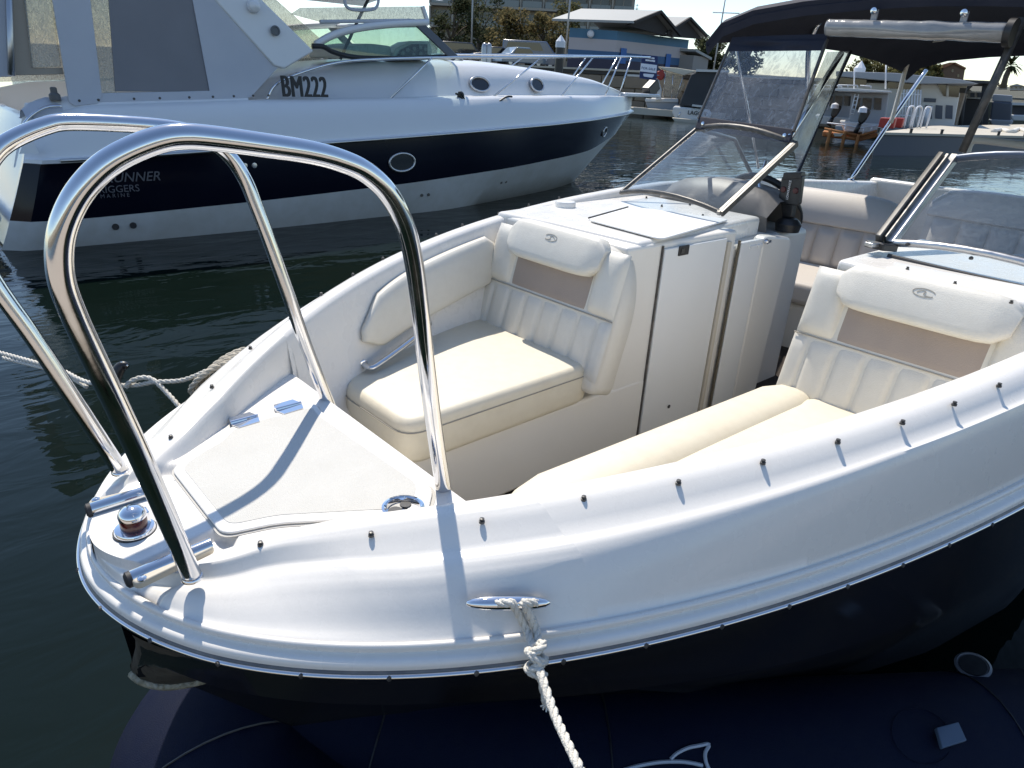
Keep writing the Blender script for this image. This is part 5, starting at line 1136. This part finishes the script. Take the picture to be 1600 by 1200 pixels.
# --- cream-topped runabout beyond it
O, U, W_, P = cardf((1035, 165), 47)
RN = thing('cream_topped_runabout', "small white runabout with a cream soft top beyond the cruiser's bow", 'motorboat', tuple(O))
pan(P, [(1008, 158), (1060, 158), (1062, 168), (1056, 176), (1014, 174)], 0, 4, W_, 'hull', BG, RN, .1)
pan(P, [(1008, 154), (1060, 155), (1060, 160), (1008, 159)], -.1, 4, W_, 'gunwale', BW, RN, .04)
pan(P, [(1028, 104), (1058, 106), (1090, 111), (1068, 118), (1036, 109)], -.1, 3, W_, 'soft_top', mat('soft_top_cream', (.60, .55, .44), .7), RN, .04)
pan(P, [(1040, 112), (1066, 117), (1070, 134), (1058, 152), (1034, 150)], 0, .03, W_, 'clear_curtain', CCLEAR, RN)
pan(P, [(1024, 128), (1029, 124), (1034, 140), (1033, 156), (1024, 157), (1027, 146)], -.3, .35, W_, 'outboard_leg', BW, RN, .04)
pan(P, [(1026, 112), (1036, 108), (1039, 118), (1034, 126), (1027, 124)], -.2, .3, W_, 'life_ring', BRD, RN, .08)
for a, b in (((1040, 110), (1036, 152)), ((1068, 118), (1056, 154)), ((1052, 112), (1049, 154))): bar_(P, [a, b], -.02, .025, 'top_frame', STEEL, RN)
bar_(P, [(1000, 117), (1015, 116), (1030, 118)], -.2, .03, 'rail', STEEL, RN); pan(P, [(980, 116), (1002, 117), (1002, 120), (980, 119)], 0, 1.2, W_, 'bow_seat', BW, RN)
# --- work boats on an orange pontoon
O, U, W_, P = cardf((1320, 216), 34)
OP = thing('orange_pontoon', 'weathered orange timber pontoon with pale handrails under the work boats', 'pontoon', tuple(O))
pan(P, [(1286, 205), (1345, 212), (1372, 208), (1372, 214), (1344, 221), (1284, 213)], 0, 2.4, W_, 'deck_frame', BOR, OP, .04)
for a, b in (((1288, 201), (1343, 212)), ((1343, 212), (1372, 204)), ((1290, 209), (1343, 219))): bar_(P, [a, b], -.12, .07, 'beam', BOR, OP, 4)
for q in ((1297, 206), (1320, 209), (1341, 214)): MB().lathe(P(q, -.2), (0, 0, 1), [(.07, -.5), (.07, .1)], 10).build('pile_foot', BOR, OP)
bar_(P, [(1292, 192), (1318, 195), (1346, 200), (1368, 196)], -.05, .03, 'handrail', SW, OP)
for a, b in (((1321, 196), (1320, 206)), ((1350, 200), (1348, 210)), ((1362, 198), (1361, 207))): bar_(P, [a, b], -.05, .03, 'rail_post', SW, OP)
pan(P, [(1302, 208), (1318, 209), (1314, 213), (1304, 213)], -.3, .2, W_, 'timber_chock', PALE, OP)
def workboat(lb, dx, sc, dist, cpx, seed):
    O, U, W_, P0_ = cardf(cpx, dist); P = lambda q, off=0: P0_((cpx[0]+(q[0]-1340)*sc+dx*0, cpx[1]+(q[1]-205)*sc), off)
    t = thing('work_boat', lb, 'boat', tuple(O), 'white work boats')
    pan(P, [(1312, 190), (1385, 196), (1390, 203), (1380, 211), (1320, 208)], .2, 3, W_, 'hull', BW, t, .06)
    pan(P, [(1332, 143), (1394, 145), (1386, 197), (1328, 192)], .6, 2, W_, 'cabin', BG, t, .05)
    for x0, x1 in ((1337, 1347), (1351, 1366), (1370, 1382)): pan(P, [(x0, 152), (x1, 153), (x1-1.5, 172), (x0-1.5, 171)], .54, .05, W_, 'cabin_window', mat_dark, t)
    pan(P, [(1308, 136), (1340, 137), (1398, 141), (1398, 144), (1308, 141)], -.3, 2.8, W_, 'roof', BW, t, .02)
    for a, b in (((1310, 131), (1342, 132)), ((1346, 132), (1364, 133)), ((1310, 136), (1310, 131)), ((1326, 136), (1326, 131)), ((1342, 137), (1342, 132)), ((1364, 138), (1364, 133))): bar_(P, [a, b], -.3, .022, 'roof_rail', SW, t)
    for a, b in (((1338, 146), (1330, 180)), ((1344, 146), (1336, 180))): bar_(P, [a, b], -.1, .02, 'ladder_rail', SW, t)
    for k in range(5): bar_(P, [(1337-k*1.6, 150+k*7), (1343-k*1.6, 150+k*7)], -.1, .016, 'rung', SW, t)
    bar_(P, [(1389, 98), (1388, 138)], 0, .03, 'aerial', SW, t)
    eng = rounded([P(q, -.9) for q in ((1342, 192), (1345, 178), (1352, 169), (1363, 170), (1364, 176), (1356, 190), (1348, 197))], .15)
    e = MB().prism(eng, W_*.6).build('outboard_motor', BLACK, t, bevel=.08, smooth=40)
    MB().lathe(P((1351, 171), -.95), (0, 0, 1), [(.17, -.12), (.15, .05), (0, .12)], 12).build('outboard_cap', SW, e)
    bar_(P, [(1346, 195), (1338, 210)], -.7, .09, 'outboard_leg', BLACK, e)
    return t
workboat('white work boat with a black outboard moored on the orange pontoon', 0, .95, 34, (1338, 203), 1)
workboat('white work boat half hidden behind the dark edge of the clear side curtain', 0, .8, 37, (1296, 192), 2)
# --- pale floating jetty with clutter
O, U, W_, P = cardf((1440, 226), 33)
JT = thing('grey_floating_jetty', 'low grey floating jetty with a pale deck right of the work boats', 'jetty', tuple(O))
ja, jb, jc, jd = (Vector(onZ(p, .75)) for p in ((1372, 207), (1640, 214), (1640, 194), (1455, 197)))
MB().prism([Vector((p.x, p.y, .68)) for p in (ja, jb, jc, jd)], (0, 0, .08)).build('deck', PALE, JT); MB().prism([Vector((p.x, p.y, -.1)) for p in (ja+Vector((.15, .05, 0)), jb, jc, jd)], (0, 0, .76)).build('float', BBL, JT)
for k in range(6): p = ja+(jb-ja)*(k/6); MB().lathe((p.x, p.y, .76), (0, 0, 1), [(.05, 0), (.05, .12), (.08, .14), (0, .16)], 8).build('jetty_cleat', BLACK, JT)
for k, (px, m) in enumerate((((1385, 200), BRD), ((1398, 199), BRD))):
    q = onZ(px, .78); bx = MB().obox(Vector(q)+Vector((0, 0, .18)), (.32, .1, 0), (-.08, .25, 0), (0, 0, .18)).build('red_crate', m, None, bevel=.03); tag(bx, ('red crate on the jetty deck nearest the orange pontoon', 'red crate on the jetty deck beside the bright tangle of rails')[k], 'crate')
RL = thing('white_rail_rack', 'tangle of small white tube rails standing on the grey jetty', 'rack', tuple(onZ((1425, 198), .78)))
for cx in (1412, 1424, 1438):
    b0, b1 = onZ((cx, 200), .76), onZ((cx+9, 200), .76); MB().tube(spline([b0, b0+np.array([0, 0, .7]), (b0+b1)/2+np.array([0, 0, .82]), b1+np.array([0, 0, .7]), b1], 4), .035, 6).build('hoop', SW, RL, smooth=180)
RWL = mat('jetty_rope_white', (.65, .63, .58), .9)
q = [onZ(p, .80) for p in ((1552, 205), (1565, 203), (1580, 206), (1592, 202), (1606, 206))]; tag(MB().tube(spline(q, 5), .10, 8).build('rolled_cover', RWL, None, smooth=180), 'crumpled white cover lying on the far end of the grey jetty', 'cover')
# --- houseboat with a long flat roof
O, U, W_, P = cardf((1420, 210), 43)
HB = thing('houseboat', 'long white two-level houseboat with a flat grey roof behind the work boats', 'houseboat', tuple(O))
pan(P, [(1310, 128), (1480, 132), (1500, 145), (1490, 200), (1310, 196)], 0, 5, W_, 'superstructure', BW, HB, .05)
pan(P, [(1306, 111), (1400, 114), (1500, 124), (1530, 131), (1440, 131), (1306, 119)], -1.4, 7.5, W_, 'flat_roof', BG, HB, .03)
pan(P, [(1310, 121), (1355, 121), (1352, 135), (1310, 135)], -.05, .1, W_, 'dark_opening', mat_dark, HB); pan(P, [(1388, 124), (1440, 128), (1438, 140), (1386, 138)], -.05, .1, W_, 'dark_opening', mat_dark, HB)
pan(P, [(1464, 131), (1500, 136), (1498, 152), (1474, 150)], -.08, .1, W_, 'raked_window', mat_dark, HB)
bar_(P, [(1481, 133), (1480, 151)], -.12, .06, 'mullion', BW, HB)
for x0 in (1446, 1462, 1478): pan(P, [(x0, 164), (x0+11, 165), (x0+10, 186), (x0-1, 185)], -.06, .1, W_, 'window', BBL, HB)
pan(P, [(1444, 153), (1463, 154), (1462, 160), (1443, 159)], -.07, .1, W_, 'name_board', BBL, HB)
text('name_lettering', 'JETWAVE', TXB, HB, P((1362, 122), -.1), P((1380, 123), -.1)-P((1362, 122), -.1), Vector((0, 0, 1)), .18, .01)
for k in range(9): bar_(P, [(1404+k*4.4, 140), (1400+k*4.4, 196)], -1.2, .03, 'rail_post', SW, HB)
for y in (146, 166, 180): bar_(P, [(1400, y), (1440, y+2)], -1.2, .03, 'rail', SW, HB)
bar_(P, [(1446, 196), (1452, 166)], -1.0, .16, 'fender', SW, HB, 8); pan(P, [(1305, 196), (1500, 200), (1498, 208), (1305, 204)], -.6, 5, W_, 'hull', BG, HB, .05)
# --- open boathouse with dark posts
O, U, W_, P = cardf((1515, 205), 52)
BH = thing('open_boathouse', 'open boathouse with a flat dark roof on slanting posts beyond the houseboat', 'boathouse', tuple(O))
pan(P, [(1496, 124), (1560, 127), (1562, 131), (1496, 129)], -2, 9, W_, 'roof', BDK, BH)
pan(P, [(1500, 142), (1535, 143), (1534, 155), (1500, 153)], 3, .3, W_, 'back_wall', BW, BH); pan(P, [(1496, 155), (1545, 156), (1543, 204), (1494, 204)], 2.5, .3, W_, 'dark_interior', BDK, BH)
for a, b in (((1508, 130), (1500, 203)), ((1539, 130), (1530, 203)), ((1520, 130), (1508, 142))): bar_(P, [a, b], -1.5, .12, 'post', BDK, BH)
for x0 in (1505, 1516, 1527): pan(P, [(x0, 145), (x0+7, 145), (x0+7, 152), (x0, 152)], 2.9, .1, W_, 'window', BBL, BH)
O, U, W_, P = cardf((1560, 192), 60)
DB = thing('dark_covered_boat', 'dark covered boat seen through the port windscreen beyond the jetty', 'boat', tuple(O))
pan(P, [(1550, 158), (1582, 160), (1580, 190), (1546, 188)], 0, 3, W_, 'cover', BBL, DB, .1); pan(P, [(1552, 147), (1582, 149), (1582, 160), (1550, 158)], .1, 2.6, W_, 'cabin', BG, DB, .06); pan(P, [(1544, 186), (1584, 188), (1578, 200), (1550, 198)], -.1, 3, W_, 'hull', BG, DB, .1)
O, U, W_, P = cardf((1592, 180), 70)
D2_ = thing('white_cabin_boat', 'white cabin boat at the right edge beyond the dark covered boat', 'boat', tuple(O))
pan(P, [(1580, 160), (1612, 161), (1612, 165), (1580, 164)], 0, 3, W_, 'roof', BW, D2_); pan(P, [(1582, 165), (1612, 166), (1612, 180), (1582, 179)], .3, 2, W_, 'cabin', BDK, D2_); pan(P, [(1578, 179), (1616, 180), (1612, 190), (1582, 189)], -.1, 3, W_, 'hull', BW, D2_, .1)
# --- far shore: land, brick house, palm, wooded rise, roofs
LANDM = mat('far_shore_scrub', (.075, .07, .045), .9, var=[(.05, .7, (.13, .11, .08)), (.3, .5, (.05, .055, .03))])
base = [onP(p, (130, 40, 0), (_f0[0], _f0[1], 0)) for p in ((1180, 140), (1700, 165))]
rows = []
for i in range(41):
    t = i/40; a = math.radians(-44+58*t); r0, r1, r2 = 118, 170, 420; d = Vector((math.cos(a+math.radians(20)), math.sin(a+math.radians(20)), 0)); h = 5.2+2.2*noise.noise(Vector((t*9, 1, 0)))+(4.5 if .40 < t < .62 else 0)
    rows.append([Vector((0, 0, -.5))+d*r0, Vector((0, 0, 2.0))+d*(r0+1), Vector((0, 0, 2.6))+d*(r1-8), Vector((0, 0, 4+h*.3))+d*(r1+60), Vector((0, 0, 4+h))+d*r2, Vector((0, 0, -2))+d*(r2+60)])
tag(MB().loft(rows).build('far_shore', LANDM, None, smooth=60), kind='structure')
O, U, W_, P = cardf((1480, 125), 125)
HS = thing('brick_house', 'brown brick house with an orange tiled roof on the far shore', 'house', tuple(O))
BRK = mat('house_brick', (.20, .125, .08), .85, var=(1.5, .5, (.26, .17, .11))); TIL = mat('roof_tile_orange', (.36, .15, .075), .8, var=(1, .4, (.28, .11, .06)))
pan(P, [(1474, 106), (1493, 99), (1508, 107), (1504, 132), (1470, 130)], 0, 8, W_, 'gable_wall', BRK, HS)
pan(P, [(1464, 103), (1484, 97.5), (1493.5, 97.5), (1476, 106), (1466, 106)], -.4, 9, W_, 'roof', TIL, HS); pan(P, [(1493, 97.5), (1510, 106), (1509, 108), (1492, 100)], -.4, 9, W_, 'roof', TIL, HS)
pan(P, [(1450, 108), (1474, 106), (1472, 128), (1448, 126)], 1.5, 6, W_, 'side_wing', mat('house_render', (.34, .32, .29), .8), HS)
for q in ((1487, 108), (1496, 116)): pan(P, [q, (q[0]+3, q[1]+.3), (q[0]+2.7, q[1]+5), (q[0]-.3, q[1]+4.7)], -.05, .1, W_, 'window', mat_dark, HS)
O, U, W_, P = cardf((1570, 135), 150)
PM = thing('palm_tree', 'single palm tree on the far shore right of the brick house', 'tree', tuple(O))
MB().tube([P((1567, 138)), P((1572, 118)), P((1578, 104))], [.5, .4, .3], 8).build('trunk', BARK, PM, smooth=180)
top = P((1579, 102)); fr_ = MB(); rr = random.Random(3)
for k in range(46):
    a = rr.uniform(0, 6.28); el = rr.uniform(-.9, 1.3); d = Vector((math.cos(a)*math.cos(el), math.sin(a)*math.cos(el), math.sin(el))); L__ = rr.uniform(1.6, 2.6); s_ = d.cross(Vector((0, 0, 1))).normalized()*.22
    fr_.add([top, top+d*L__*.55+s_, top+d*L__+Vector((0, 0, -.5)), top+d*L__*.55-s_], [(0, 1, 2, 3)])
fr_.build('crown', LEAF[2], PM, smooth=0, recalc=False)
for i, (x0, x1, y0, y1, c) in enumerate(((1538, 1556, 127, 134, (.42, .38, .33)), (1560, 1574, 130, 137, (.36, .33, .30)), (1578, 1600, 131, 139, (.45, .42, .38)), (1600, 1625, 133, 141, (.38, .34, .30)))):
    O, U, W_, P = cardf(((x0+x1)/2, y1), 165); t = thing('far_house', ('small pale far house first right of the canopy post', 'small grey far house below the palm tree', 'pale far house right of the palm tree', 'far house at the right edge of the view')[i], 'house', tuple(O)); hm = mat('far_house_wall', c, .8)
    pan(P, [(x0, y0+3), (x1, y0+3.4), (x1, y1+2), (x0, y1+2)], 0, 7, W_, 'wall', hm, t); pan(P, [(x0-1, y0+3), ((x0+x1)/2, y0), (x1+1, y0+3.5)], -.3, 8, W_, 'roof', TIL if i % 2 else BG, t)
    for k in range(3): xx = x0+(x1-x0)*(k+.25)/3.2; pan(P, [(xx, y0+4.5), (xx+2.4, y0+4.5), (xx+2.4, y0+7), (xx, y0+7)], -.1, .1, W_, 'window', mat_dark, t)
for i, (lb, px, tp, wd) in enumerate((('dark scrubby tree behind the white-capped piling under the canopy', (1355, 125), (1350, 88), 60), ('dark scrubby tree left of the brick house, under the canopy', (1410, 125), (1408, 92), 60), ('dark scrubby tree close beside the brick house', (1448, 128), (1446, 98), 34))):
    tree(lb, px, 122, tp, wd, LEAF[0], 'scrubby trees on the far shore', 1800, base=2.4, seed=20+i, leaf=.28)
